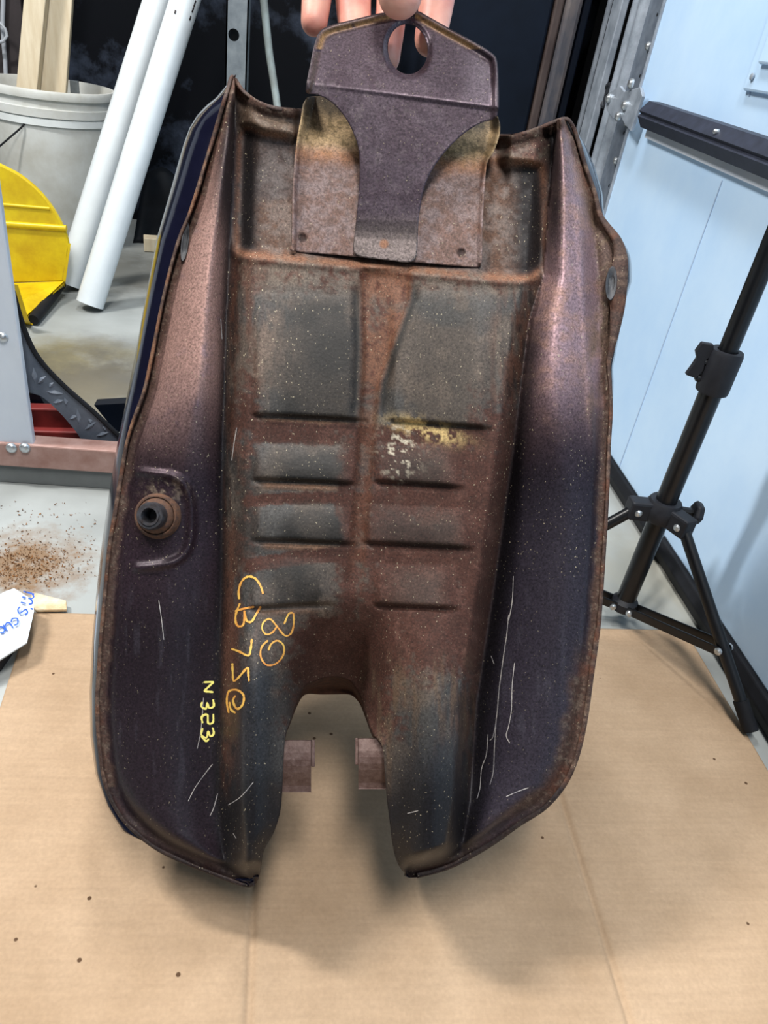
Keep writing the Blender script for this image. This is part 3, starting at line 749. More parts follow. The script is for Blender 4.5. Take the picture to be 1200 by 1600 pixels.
# printed marks on the right pipe
b_, d = p2[1], p2[2]
for k, (px, py, ln) in enumerate([(305, 12, 10), (301, 22, 8), (297, 36, 7), (276, 30, 5)]):
    t = ray(px, py); 
    s_ = b_ + d * ((onY(px, py, b_.y + 0.20) - b_).dot(d))
    side = d.cross(s_ - CAM).normalized(); nr = side.cross(d).normalized()
    if nr.dot(CAM - s_) < 0: nr = -nr
    aa = 0.75 if px > 290 else -0.35
    sg = 1 if side.dot(RW @ Vector((1, 0, 0))) > 0 else -1
    dirn = (nr * math.cos(aa) + side * sg * math.sin(aa))
    c = s_ + dirn * (p2[3] + 0.0003)
    tn = dirn.cross(d).normalized()
    MB().box(c, d * ln * 0.0006, tn * 0.0016, dirn * 0.0004).build('print_mark', M['dark_box'], p2[0])

# steel post with hole
def post():
    y = 1.70
    a = onY(353, 40, y); b_ = onY(388, 40, y)
    x0, x1 = a.x, b_.x; xm = (x0 + x1) / 2; hw = (x1 - x0) / 2
    zh = onY(368, 55, y).z
    root = empty('steel_post', (xm, y, 0), 'grey perforated steel post standing behind the tank', 'post')
    mb = MB(); n = 24; r = 0.0105
    zs = [zh - 0.42, zh - 0.21, zh, zh + 0.21, zh + 0.42]
    prev = 0.0
    for z in zs:
        if z < 0.05: continue
        c0, c1 = z - 0.03, z + 0.03
        mb.add([(x0, y, prev), (x1, y, prev), (x1, y, c0), (x0, y, c0)], [(0, 1, 2, 3)])
        circ = [(xm - 0.006 + r * math.cos(2 * math.pi * k / n), y, z + r * math.sin(2 * math.pi * k / n)) for k in range(n)]
        sq = []
        for k in range(n):
            cx, cz = math.cos(2 * math.pi * k / n), math.sin(2 * math.pi * k / n); m_ = max(abs(cx), abs(cz))
            sq.append((xm + hw * cx / m_, y, z + 0.03 * cz / m_))
        back = [(x, y + 0.004, zz) for x, _, zz in circ]
        mb.add(circ + sq + back, [(k, (k + 1) % n, n + (k + 1) % n, n + k) for k in range(n)] + [(k, 2 * n + k, 2 * n + (k + 1) % n, (k + 1) % n) for k in range(n)])
        prev = c1
    mb.add([(x0, y, prev), (x1, y, prev), (x1, y, 1.9), (x0, y, 1.9)], [(0, 1, 2, 3)])
    mb.build('face', M['steel_post'], root)
    sd = MB(); sd.abox(x0, x0 + 0.003, y, y + 0.05, 0, 1.9); sd.abox(x1 - 0.003, x1, y, y + 0.05, 0, 1.9)
    sd.abox(x0, x1, y + 0.047, y + 0.05, 0, 1.9)
    sd.build('channel', M['steel_post'], root)
post()
cd = [onY(404, -120, 1.95), onY(412, 0, 1.95), onY(417, 50, 1.95), onY(421, 85, 1.95), onY(428, 130, 1.95), onY(434, 170, 1.94), onY(440, 260, 1.93)]
cdb = cd[-1]; cd.append(Vector((cdb.x + 0.01, 1.92, 0.0)))
tag(MB().tube(catmull([tuple(p) for p in cd], False, 0.03), 0.0085, 12).build('conduit', M['conduit'], smooth=True), 'thin grimy pale conduit running up right of the steel post', 'conduit')
# left clutter
y_ = WY - 0.03
tag(MB().tube(catmull([tuple(onY(*p, y_)) for p in [(6, -60), (5, 0), (4, 40), (6, 70), (9, 112), (10, 180)]], False, 0.02), 0.006, 10).build('hanging_cable', M['cable'], smooth=True), 'pale cable hanging straight down left of the pine planks', 'cable')
tag(MB().tube(catmull([tuple(onY(*p, y_ - 0.03)) for p in [(-25, 20), (-5, 32), (8, 45), (11, 56), (6, 64), (-20, 68)]], False, 0.01), 0.004, 8).build('cable_loop', M['cable'], smooth=True), 'thin white cable loop beside the hanging cable', 'cable')
a = onY(-40, 110, WY - 0.01); b_ = onY(34, 0, WY - 0.01)
tag(MB().abox(a.x, b_.x, WY - 0.02, WY - 0.002, a.z - 0.05, b_.z + 0.25).build('dark_panel', M['dark_box'], bevel=0.003), 'dark brown board on the wall left of the pine planks', 'board')
# dark folded tarp at the wall base and wood block
def tarp():
    a = onZ(196, 372); b_ = onZ(420, 400)
    mb = MB(); nu, nv = 40, 14; vs = []
    for j in range(nv):
        for i in range(nu):
            u = i / (nu - 1); v = j / (nv - 1)
            x = a.x + 0.03 + (b_.x - a.x + 0.07) * u
            y = WY - 0.27 + 0.20 * v + 0.012 * math.sin(i * 0.9 + v * 3) * (1 - v)
            z = 0.002 + 0.16 * v + 0.012 * math.sin(i * 0.7 + v * 5) * v
            vs.append((x, min(y, WY - 0.004), z))
    mb.add(vs, [(j * nu + i, j * nu + i + 1, (j + 1) * nu + i + 1, (j + 1) * nu + i) for j in range(nv - 1) for i in range(nu - 1)])
    o = mb.build('black_tarp', M['tarp']); o.data.shade_smooth()
    md = o.modifiers.new('thick', 'SOLIDIFY'); md.thickness = 0.002
    tag(o, 'black crumpled tarp along the foot of the dark wall', 'tarp')
tarp()
wb = onZ(234, 394)
tag(MB().box(wb + Vector((0.01, 0.02, 0.019)), (0.028, 0.006, 0), (-0.004, 0.02, 0), (0, 0, 0.018)).build('wood_block', M['pine'], bevel=0.002), 'small wood block on the floor behind the tank edge', 'block')

# ------------------------------------------------------------------ light stand
def stand():
    sx = 0.44
    hubp = onX(1035, 797, sx); px_, py_ = sx, hubp.y
    root = empty('light_stand', (px_, py_, 0), 'black tripod light stand beside the white garage door', 'stand')
    V = lambda z, dx=0, dy=0: Vector((px_ + dx, py_ + dy, z))
    zh = hubp.z; zb = max(0.03, onX(975, 935, sx).z); zcol = onX(1115, 570, sx).z
    MB().tube([V(zb - 0.01), V(zcol)], 0.0120, 20).build('lower_tube', M['stand'], root, smooth=True)
    MB().tube([V(zcol - 0.01), V(1.3)], 0.0098, 20).build('upper_tube', M['stand'], root, smooth=True)
    MB().lathe(V(zcol - 0.024), (0, 0, 1), [(0.012, 0), (0.0165, 0), (0.0172, 0.003), (0.0172, 0.042), (0.016, 0.046), (0.0105, 0.046)], 28).build('collar', M['stand_plastic'], root, smooth=True)
    # wing knob on collar
    tl = (RW @ Vector((-1, 0.2, 0))); tl.z = 0; tl.normalize()
    k0 = V(zcol + 0.006) + tl * 0.014
    kn = MB().tube([k0, k0 + tl * 0.012], 0.0035, 10).build('knob_bolt', M['stand'], root)
    kc = k0 + tl * 0.013
    sd = tl.cross(Vector((0, 0, 1)))
    wing = [(-0.006, 0.020), (0.006, 0.020), (0.009, 0.010), (0.005, 0.003), (0.007, -0.006), (0.010, -0.016), (-0.002, -0.018), (-0.006, -0.008), (-0.004, 0.002), (-0.009, 0.010)]
    MB().prism([kc + tl * a - tl * 0.004 + Vector((0, 0, b_)) - sd * 0.0035 for a, b_ in wing], sd * 0.007).build('wing_knob', M['stand_plastic'], root, bevel=0.001)
    MB().lathe(V(zcol - 0.012) + tl * 0.014, tl, [(0.004, 0), (0.004, 0.006), (0.002, 0.008), (0, 0.008)], 10).build('bolt', M['stand'], root, smooth=True)
    # hub
    MB().lathe(V(zh - 0.012), (0, 0, 1), [(0.012, 0), (0.019, 0.0), (0.022, 0.004), (0.022, 0.018), (0.018, 0.026), (0.012, 0.026)], 24).build('hub', M['stand_plastic'], root, smooth=True)
    MB().lathe(V(zb - 0.012), (0, 0, 1), [(0.0, 0), (0.014, 0.0), (0.0165, 0.003), (0.0165, 0.013), (0.012, 0.018)], 24).build('lower_hub', M['stand_plastic'], root, smooth=True)
    ft = onZ(1163, 1150, 0.0)
    base = Vector((ft.x - px_, ft.y - py_, 0))
    for i, ang in enumerate((0, -118, 121)):
        dv = base.copy(); dv.rotate(Matrix.Rotation(math.radians(ang), 3, 'Z'))
        if i == 2: dv = dv * 0.92
        un = dv.normalized(); pn = un.cross(Vector((0, 0, 1)))
        h0 = V(zh - 0.002) + un * 0.032; f0 = V(0.0145) + dv
        # yoke
        MB().box(V(zh - 0.001) + un * 0.028, un * 0.014, pn * 0.010, (0, 0, 0.012)).build('yoke', M['stand_plastic'], root, bevel=0.003)
        MB().tube([h0, h0.lerp(f0, 0.5), f0], 0.0068, 14).build('leg', M['stand'], root, smooth=True)
        dl = (f0 - h0).normalized()
        MB().tube([f0 - dl * 0.03, f0 + dl * 0.004], 0.0085, 14).build('foot', M['rubber'], root, smooth=True)
        jt = h0.lerp(f0, 0.62)
        b0 = V(zb - 0.004) + un * 0.012
        for s_ in (-1, 1):
            o0 = b0 + pn * s_ * 0.008; o1 = jt + pn * s_ * 0.0095
            bd = (o1 - o0); th = bd.cross(pn).normalized() * 0.0055
            md = (o0 + o1) / 2
            MB().box(md, bd / 2, pn * 0.0013, th).build('brace', M['stand'], root, bevel=0.0008)
            for c in (jt, h0, b0 + un * 0.006):
                MB().lathe(c + pn * s_ * 0.0105, pn * s_, [(0.0045, -0.002), (0.0045, 0.0005), (0.003, 0.002), (0, 0.0024)], 10).build('rivet', M['zinc'], root, smooth=True)
    # hub lock knob on the right
    tr = -tl
    c = V(zh + 0.004) + tr * 0.034
    MB().tube([V(zh + 0.004) + tr * 0.018, c], 0.005, 10).build('knob_bolt', M['stand'], root)
    MB().lathe(c, tr, [(0, 0), (0.013, 0), (0.015, 0.004), (0.013, 0.010), (0, 0.011)], 6).build('lock_knob', M['stand_plastic'], root, bevel=0.002)
stand()

# ================================================================== FUEL TANK
tank = empty('fuel_tank', T(520, 1385, 0.0), 'rusty upside of a dark purple motorcycle fuel tank, underside facing out, hung from its bracket', 'fuel tank')
tank['label'] = 'dark purple motorcycle fuel tank held upright, rusty underside facing out with painted numbers'
LEFT = [(363, 118), (352, 146), (336, 200), (318, 260), (296, 330), (279, 372), (265, 420), (253, 470), (243, 520), (234, 565), (224, 610), (206, 660), (195, 700), (187, 745), (178, 800), (169, 855), (163, 920), (157, 985), (153, 1040), (150, 1100), (153, 1160), (161, 1218), (177, 1260), (204, 1296), (252, 1332), (320, 1362), (380, 1384), (398, 1382)]
NOTCH = [(406, 1366), (412, 1330), (428, 1300), (438, 1268), (441, 1235), (443, 1190), (446, 1150), (455, 1122), (464, 1096), (476, 1073), (498, 1062), (522, 1057), (546, 1064), (561, 1084), (571, 1112), (582, 1145), (597, 1166), (601, 1205), (604, 1245), (609, 1285), (613, 1318), (620, 1346), (634, 1366)]
RIGHT = [(652, 1371), (704, 1356), (762, 1325), (812, 1290), (852, 1264), (882, 1230), (902, 1188), (916, 1130), (926, 1060), (937, 980), (943, 900), (948, 820), (951, 760), (953, 700), (956, 645), (955, 605), (953, 572), (957, 552), (966, 520), (975, 480), (979, 440), (979, 402), (970, 374), (951, 350), (940, 334), (931, 300), (917, 260), (906, 222), (897, 197), (886, 184)]
TOP = [(870, 187), (848, 196), (820, 206), (786, 211), (700, 200), (600, 188), (500, 175), (465, 171), (430, 167), (402, 157), (380, 140)]
ctrl = LEFT + NOTCH + RIGHT + TOP
OUT = catmull(ctrl, True, 5.0)
ymaxl = np.array([p[1] for p in LEFT]); xl_ = np.array([p[0] for p in LEFT])
yr_ = np.array([p[1] for p in RIGHT][::-1]); xr__ = np.array([p[0] for p in RIGHT][::-1])
def Lx(Y): return np.interp(Y, ymaxl, xl_)
def Rx(Y): return np.interp(Y, yr_, xr__)
def RxB(Y): return np.interp(Y, [184, 222, 260, 335, 450, 550, 650, 760, 5000], [886, 903, 912, 926, 938, 945, 952, 951, 951])
def XL(Y): return np.interp(Y, [120, 200, 300, 500, 700, 900, 1100, 1250, 1340], [366, 366, 362, 352, 347, 346, 342, 340, 350])
def XR(Y): return np.interp(Y, [180, 260, 430, 500, 700, 900, 1100, 1250, 1340], [868, 862, 850, 828, 803, 775, 745, 735, 720])
RECESS = catmull([(392, 200), (430, 212), (600, 232), (780, 253), (832, 258), (846, 270), (850, 340), (850, 405), (838, 425), (800, 432), (600, 414), (400, 396), (376, 390), (371, 375), (372, 290), (376, 210)], True, 6)
BEAD = catmull([(214, 736), (240, 740), (268, 744), (288, 758), (298, 785), (299, 830), (293, 858), (276, 876), (245, 884), (214, 887)], False, 5)
OUTER_NO_NOTCH = catmull(RIGHT + TOP + LEFT, False, 6)
# (x-left, x-right, y-top, y-bottom at left, at right)
PADS = [(398, 556, 455, 648, 656), (612, 752, 450, 657, 668), (398, 542, 692, 749, 755), (588, 706, 690, 752, 760), (398, 540, 786, 843, 849), (572, 722, 788, 848, 856), (392, 506, 868, 950, 944), (588, 700, 880, 945, 950)]

def chan(Y):
    c = np.interp(Y, [420, 470, 540, 600, 680, 900, 1000], [603, 602, 590, 579, 573, 556, 545])
    h = np.interp(Y, [420, 470, 540, 600, 640, 900], [38, 36, 22, 13, 12, 11])
    return c, h

def tank_h(X, Y):
    d, _, _ = seg_dist(X, Y, OUTER_NO_NOTCH, False)
    dn, _, _ = seg_dist(X, Y, np.array(NOTCH, float), False)
    L, R, xl, xr = Lx(Y), Rx(Y), XL(Y), XR(Y)
    cre = -0.010 - 0.010 * sst(700, 950, Y)
    up = 1 - sst(560, 860, Y)
    sL = np.clip((X - L) / np.maximum(xl - L, 20), 0, 1); Rb = np.minimum(RxB(Y), R)
    sR = np.clip((Rb - X) / np.maximum(Rb - xr, 20), 0, 1)
    base_edge = -0.004 - 0.004 * up
    # panels: convex, crest towards the inside in the upper half
    cp = 0.5 + 0.16 * up
    def hump(s): return np.where(s < cp, np.sin(np.pi / 2 * s / cp), np.cos(np.pi / 2 * (s - cp) / (1 - cp)))
    amp = 0.012 + 0.012 * up
    creR = cre - 0.012 * sst(620, 820, Y) * (1 - sst(1180, 1280, Y))
    WL = base_edge + (cre - base_edge) * sL ** 1.5 + amp * hump(sL)
    WR = base_edge + (creR - base_edge) * sR ** 2.2 + amp * hump(sR)
    rl = np.interp(Y, [300, 400, 500, 700, 800], [903, 908, 913, 927, 936]); rk = sst(300, 340, Y) * (1 - sst(660, 760, Y))
    WR = WR + 0.0022 * rk * np.exp(-((X - rl) / 6) ** 2) - 0.0040 * rk * np.exp(-((X - rl - 20) / 9) ** 2)
    dc = np.minimum(X - xl, xr - X)
    creM = np.where(X - xl < xr - X, cre, creR)
    WC = creM + (0.006 + cre * 0 + 0.010 - creM - 0.010 + (cre + 0.010) * 0.1) * sst(0, np.where(X - xl < xr - X, 42, 30), dc) - 0.007 * sst(50, 210, dc)
    W = np.where(X < xl, WL, np.where(X > xr, WR, WC))
    # lower ridges either side of the neck notch
    rm = sst(880, 1120, Y)
    W = W + 0.020 * rm * np.exp(-((X - 394) / 44) ** 2) + 0.021 * rm * np.exp(-((X - 672) / 50) ** 2)
    # tunnel drops away to the neck arch
    tc_ = np.interp(Y, [900, 1060], [540, 522])
    W = W - 0.045 * sst(920, 1075, Y) * np.exp(-(np.abs(X - tc_) / 64) ** 4) * (1 - sst(1110, 1170, Y))
    # nose rounding off to the lower flange
    nose = sst(1180, 1300, Y)
    fall = 1 - sst(4, 40, d)
    W = W * (1 - nose * fall) + (-0.006) * nose * fall
    W = W - 0.010 * sst(1280, 1380, Y) * (1 - sst(0, 30, np.minimum(d, dn)))
    # recess for the bracket
    dr, _, _ = seg_dist(X, Y, RECESS); ir = inside(X, Y, RECESS)
    sd = np.where(ir, -dr, dr)
    W = W - 0.009 * sst(9, -12, sd) * (1 + 0 * Y) + 0.0012 * np.exp(-((sd - 10) / 6) ** 2)
    W = W + np.where((Y < 215) & (sd > 0), 0.004 * (1 - sst(150, 215, Y)), 0)
    W = W - 0.036 * sst(456, 478, X) * (1 - sst(774, 800, X)) * (1 - sst(205, 290, Y - 0.09 * (X - 600)))
    # pads
    for (x0, x1, yt, ya, yb) in PADS:
        yb_ = ya + (yb - ya) * (X - x0) / (x1 - x0)
        yt_ = yt + (X - x0) * 0.04
        p = np.clip((Y - yt_) / (yb_ - yt_), 0, 1)
        hgt = 0.0042 * np.sin(np.pi / 2 * p) ** 0.8 * (1 - sst(-5, 5, Y - yb_))
        lat = sst(0, 16, X - x0 + 8) * (1 - sst(-8, 26, X - x1))
        W = W + hgt * lat
    # sharp valley under each pad
        W = W - 0.0028 * np.exp(-((Y - yb_ - 2) / 4.0) ** 2) * lat
    # centre channel
    c, h = chan(Y)
    W = W - 0.0045 * (1 - sst(h - 6, h + 6, np.abs(X - c))) * sst(415, 425, Y) * (1 - sst(600, 960, Y) * 0.7) * (1 - sst(900, 980, Y))
    W = W - 0.0022 * np.exp(-((np.abs(X - c) - h - 9) / 7.0) ** 2) * sst(430, 470, Y) * (1 - sst(630, 680, Y))
    # petcock bead and dish
    db, _, _ = seg_dist(X, Y, BEAD, False)
    W = W + 0.0032 * np.exp(-(db / 6.5) ** 2)
    W = W + 0.002 * np.exp(-(((X - 244) ** 2 + (Y - 808) ** 2) / 40.0 ** 2) ** 2)
    # groove inside the flange
    W = W - 0.0035 * np.exp(-((d - 17) / 7) ** 2)
    W = W + 0.0005 * (vnoise(X, Y, (60, 90), 3) - 0.5)
    return W

A = lambda c: np.array(lin(c))
def tank_c(X, Y):
    d, _, _ = seg_dist(X, Y, OUTER_NO_NOTCH, False)
    L, R, xl, xr = Lx(Y), Rx(Y), XL(Y), XR(Y)
    n1 = vnoise(X, Y, (26, 26), 11, 5); n2 = vnoise(X, Y, (8, 8), 12, 4); n3 = vnoise(X, Y, (9, 70), 13, 4); n4 = vnoise(X, Y, (90, 90), 14, 3)
    n5 = vnoise(X, Y, (5, 22), 15, 3)
    N = X.shape
    col = np.zeros(N + (3,)) + A((52, 40, 48))
    metal = np.full(N, 0.55); rough = np.full(N, 0.40); fleck = np.full(N, 0.25)
    side = (X < xl) | (X > xr)
    # --- purple side panels: painted highlight and dusty brown overspray on the upper halves
    sheen_dust = side * (1 - sst(520, 760, Y + 60 * (n4 - 0.5)))
    brownL = sheen_dust * sst(0.30, 0.62, n1 * 0.6 + n2 * 0.4 + 0.18 * (X < 600) - 0.12 * (X > 600))
    col = mix(col, A((150, 124, 128)), sheen_dust * 0.85)
    col = mix(col, A((146, 112, 94)), brownL * 0.6)
    outer_r = (X > xr) * sst(0.42, 0.20, (R - X) / np.maximum(R - xr, 1)) * (1 - sst(560, 720, Y))
    col = mix(col, A((96, 78, 62)), outer_r * 0.8 * sst(0.3, 0.6, n3))
    metal = metal * (1 - 0.5 * sst(700, 900, Y))
    metal = metal * (1 - 0.35 * brownL) * (1 - 0.6 * outer_r); rough = rough + 0.10 * brownL + 0.15 * outer_r
    lowR = (X > xr) * sst(640, 800, Y); col = mix(col, A((50, 47, 57)), lowR * 0.8 * (X < RxB(Y) + 30))
    lowL = (X < xl) * sst(880, 1000, Y); col = mix(col, A((34, 27, 33)), lowL * 0.75)
    # vertical grey scuffs on panels
    scuff = side * sst(0.60, 0.74, n3) * sst(850, 1000, Y) * (1 - sst(1180, 1300, Y))
    col = mix(col, A((84, 82, 92)), scuff * 0.2)
    # --- centre
    cen = ~side
    cenf = sst(-4, 6, np.minimum(X - xl, xr - X))
    base = np.zeros(N + (3,)) + A((94, 84, 76))
    base = mix(base, A((78, 76, 74)), sst(0.42, 0.62, n4))
    base = mix(base, A((118, 104, 92)), sst(0.52, 0.75, n1) * 0.6)
    base = mix(base, A((122, 106, 92)), sst(480, 430, Y) * 0.6)
    # lateral dirt streaks left edge
    edge = sst(80, 10, np.minimum(X - xl, xr - X))
    base = mix(base, A((96, 62, 48)), edge * sst(0.35, 0.6, n3) * 0.85)
    base = mix(base, A((40, 38, 38)), edge * sst(0.50, 0.70, n5) * 0.7)
    lb = np.exp(-((X - 425) / 45) ** 2) * sst(440, 480, Y) * (1 - sst(600, 660, Y)); base = mix(base, A((128, 110, 98)), lb * sst(0.4, 0.65, n5 * 0.5 + n1 * 0.5) * 0.8)
    rust = np.zeros(N)
    # rust bands between pads
    def band(y0, y1, soft, k, bend=0.0):
        yy = Y - bend * ((X - 560) / 180) ** 2 - 0.04 * (X - 560)
        return k * sst(y0 - soft, y0 + soft, yy) * (1 - sst(y1 - soft, y1 + soft, yy)) * sst(0, 30, np.minimum(X - xl - 20, xr - X))
    rust = np.maximum(rust, band(660, 700, 9, 0.75))
    rust = np.maximum(rust, band(768, 788, 7, 0.9, 14))
    rust = np.maximum(rust, band(856, 880, 8, 1.0, 26))
    rust = np.maximum(rust, 0.8 * sst(560, 700, X + 0.1 * Y) * sst(640, 720, Y) * (1 - sst(1000, 1140, Y)) * cen)
    rust = np.maximum(rust, sst(930, 990, Y) * np.exp(-((X - 540) / 105) ** 2) * (1 - sst(1140, 1200, Y)))
    rust = np.maximum(rust, 0.75 * np.exp(-((X - 545) / 30) ** 2) * sst(640, 700, Y))
    rust = np.maximum(rust, 0.5 * sst(520, 425, Y + 40 * (n1 - 0.5)) * cen)
    rust = np.maximum(rust, (0.42 + 0.25 * sst(560, 640, Y) * (1 - sst(690, 740, Y))) * np.exp(-((X - 385) / 32) ** 2) * sst(230, 330, Y) * (1 - sst(930, 1000, Y)))
    base = mix(base, A((56, 54, 52)), np.exp(-((X - 388) / 20) ** 2) * sst(690, 730, Y) * (1 - sst(850, 900, Y)) * 0.85)
    rust = np.maximum(rust, 0.62 * sst(690, 740, X) * cen * sst(520, 680, Y) * (1 - sst(1050, 1180, Y)))
    # padded areas keep dark paint
    pad = np.zeros(N); padl = np.zeros(N)
    for i, (x0, x1, yt, ya, yb) in enumerate(PADS):
        yb_ = ya + (yb - ya) * (X - x0) / (x1 - x0)
        yt_ = yt + (X - x0) * 0.04
        jx = 26 * (n1 - 0.5) + 14 * (n2 - 0.5)
        m = sst(0, 55, X - x0 + 4 + jx) * (1 - sst(-26, 10, X - x1 + jx)) * sst(-10, 34, Y - yt_ + jx) * (1 - sst(-6, 2, Y - yb_))
        g_ = np.clip((X - x0) / (x1 - x0), 0, 1)
        if i in (0, 2, 4, 6): m = m * (0.5 + 0.7 * sst(0.15, 0.75, g_))
        if i == 0: m = m * (0.7 + 0.3 * sst(500, 640, Y))
        if i == 1: m = m * 0.35
        if i in (3, 5): m = m * 0.7
        if i == 7: m = m * 0.5
        pad = np.maximum(pad, np.clip(m, 0, 1))
        lip = np.exp(-((Y - yb_ - 9) / 5.0) ** 2) * sst(0, 20, X - x0 - 4) * (1 - sst(-30, 10, X - x1))
        padl = np.maximum(padl, lip * (0.9 if i in (0, 2, 4) else 0.5))
    rm_ = sst(0.44, 0.66, rust * 0.62 + n1 * 0.24 + n2 * 0.42 - 0.10) * (1 - pad * 0.95)
    base = mix(base, A((34, 32, 30)), np.clip(pad * 1.45, 0, 1) * (0.78 + 0.22 * sst(0.35, 0.6, n4)))
    rc = np.zeros(N + (3,)) + A((80, 50, 41)); rc = mix(rc, A((106, 74, 64)), sst(0.45, 0.7, n2) * 0.8); rc = mix(rc, A((62, 37, 29)), sst(0.45, 0.65, n1 * 0.5 + n2 * 0.5) * 0.7)
    base = mix(base, A((134, 92, 62)), padl * 0.8)
    # lower ridges: blue-black worn paint
    low = sst(960, 1080, Y + 50 * (n4 - 0.5)) * (np.abs(X - 522) > 60)
    ridgeL = low * np.exp(-(np.abs(X - 396) / 34) ** 3) * (X < 522)
    ridgeR = sst(1080, 1220, Y + 90 * (n3 - 0.5)) * np.exp(-(np.abs(X - 675) / 62) ** 3) * (X > 522)
    base = mix(base, rc, rm_) if False else base * (1 - rm_[..., None]) + rc * rm_[..., None]
    base = mix(base, A((108, 88, 70)), ((X > 560) & cen) * sst(1000, 1080, Y) * sst(0.5, 0.68, n3) * 0.7)
    base = mix(base, A((44, 46, 51)), np.clip(ridgeL + ridgeR, 0, 1) * 0.95)
    base = mix(base, A((104, 70, 56)), sst(900, 960, Y) * (1 - sst(1080, 1180, Y)) * np.exp(-((X - 358) / 12) ** 2) * 0.8)
    base = mix(base, A((24, 23, 27)), sst(1160, 1270, Y + 40 * (n1 - 0.5)) * 0.95)
    # arch
    arch = sst(1000, 1060, Y) * np.exp(-((X - 520) / 66) ** 4)
    base = mix(base, A((58, 38, 30)), arch * 0.7)
    # centre channel orange, grime along its edges, painted shade on each pad's lower edge
    c, h = chan(Y)
    grime_shade = np.exp(-((np.abs(X - c) - h - 9) / 7.0) ** 2) * sst(430, 470, Y) * (1 - sst(630, 680, Y))
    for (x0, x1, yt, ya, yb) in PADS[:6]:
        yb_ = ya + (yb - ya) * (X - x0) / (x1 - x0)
        grime_shade = np.maximum(grime_shade, 0.9 * np.exp(-((Y - yb_ + 1) / 4.0) ** 2) * sst(0, 40, X - x0 - 20) * (1 - sst(-10, 20, X - x1)))
    base = mix(base, A((24, 23, 22)), grime_shade * 0.85)
    ch = (1 - sst(h - 4, h + 8, np.abs(X - c))) * sst(418, 428, Y) * (1 - sst(590, 700, Y) * 0.6) * (1 - sst(850, 950, Y))
    base = mix(base, A((118, 76, 54)), ch * 0.85 * sst(0.15, 0.5, n1)); base = mix(base, A((84, 48, 36)), ch * sst(0.5, 0.7, n2) * 0.8)
    # cream spill on the right second pad
    sp1 = sst(0.54, 0.62, n2 * 0.6 + n1 * 0.4 + 0.11) * np.exp(-(((X - 668) / 42) ** 2 + ((Y - 672 - 0.25 * (X - 668)) / 12) ** 2))
    sp2 = sst(0.60, 0.66, n2) * np.exp(-(((X - 622) / 26) ** 2 + ((Y - 705) / 36) ** 2))
    base = mix(base, A((206, 178, 122)), np.clip(sp1 * 2.2, 0, 1)); base = mix(base, A((190, 180, 160)), np.clip(sp2 * 1.6, 0, 1))
    # recess surroundings
    dr, _, _ = seg_dist(X, Y, RECESS); ir = inside(X, Y, RECESS); sd = np.where(ir, -dr, dr)
    rin = sst(4, -8, sd)
    rb = np.zeros(N + (3,)) + A((112, 96, 88)); rb = mix(rb, A((98, 72, 58)), sst(0.36, 0.64, n1 * 0.6 + n2 * 0.4)); rb = mix(rb, A((80, 74, 74)), sst(0.5, 0.75, n4) * 0.7)
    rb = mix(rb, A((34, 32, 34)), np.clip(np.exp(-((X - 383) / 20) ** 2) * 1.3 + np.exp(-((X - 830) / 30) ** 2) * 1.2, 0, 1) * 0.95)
    base = base * (1 - rin[..., None]) + rb * rin[..., None]
    rr = np.exp(-((sd - 3) / 6.0) ** 2)
    base = mix(base, A((142, 98, 72)), rr * 0.7 * sst(0.3, 0.6, n1 + 0.1))
    topb = (1 - sst(195, 225, Y)) * (sd > 0)
    base = mix(base, A((98, 82, 68)), topb * 0.8); base = mix(base, A((58, 50, 46)), topb * sst(0.5, 0.7, n1) * 0.9)
    col = col * (1 - cenf[..., None]) + base * cenf[..., None]
    metal = metal * (1 - cenf) + cenf * 0.12 + 0.0 * cenf
    metal = metal * (1 - 0.8 * sst(1000, 1150, Y))
    rough = rough * (1 - cenf) + cenf * 0.55 + 0.2 * cenf * rm_ - 0.15 * cenf * np.clip(ridgeL + ridgeR + pad * 0.6, 0, 1)
    fleck = fleck + cenf * 0.25 + 0.5 * edge * (Y < 900) + 0.5 * cenf * np.exp(-((X - 420) / 60) ** 2) * sst(420, 450, Y) * (1 - sst(600, 680, Y))
    # shade of the creases painted into the colour
    crease_shade = np.exp(-((X - xl) / 9) ** 2) + np.exp(-((X - xr - 8) / 16) ** 2) * sst(430, 560, Y)
    col = mix(col, A((26, 24, 27)), np.clip(crease_shade, 0, 1) * 0.85)
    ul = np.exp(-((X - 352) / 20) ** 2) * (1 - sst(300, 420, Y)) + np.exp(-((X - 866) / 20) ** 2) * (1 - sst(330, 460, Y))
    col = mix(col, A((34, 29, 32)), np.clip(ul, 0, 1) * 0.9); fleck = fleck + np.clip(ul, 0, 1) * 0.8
    # petcock surround rust
    pr = np.exp(-(((X - 243) / 34) ** 2 + ((Y - 806) / 34) ** 2) ** 1.5)
    col = mix(col, A((70, 46, 38)), pr * 0.7)
    pd = np.exp(-(((X - 258) / 30) ** 2 + ((Y - 768) / 16) ** 2)) * sst(0.45, 0.62, n2)
    col = mix(col, A((160, 142, 124)), pd * 0.8)
    # rusty rim, heavier at the lower right
    rim = 1 - sst(10, 22, d + 14 * (n1 - 0.5))
    wide = (X > 600) * sst(980, 1060, Y) * (1 - sst(20, 42, d + 26 * (n1 - 0.5))) * (1 - sst(1240, 1300, Y))
    rim = np.clip(np.maximum(rim * np.where(Y > 1230, 0.35, 1.0), wide), 0, 1)
    n6 = vnoise(X, Y, (4.5, 4.5), 17, 2)
    rcol = np.zeros(N + (3,)) + A((74, 54, 46)); rcol = mix(rcol, A((112, 96, 84)), sst(0.55, 0.75, n6) * 0.7); rcol = mix(rcol, A((92, 56, 42)), sst(0.5, 0.7, n1) * 0.7)
    col = col * (1 - rim[..., None]) + rcol * rim[..., None]
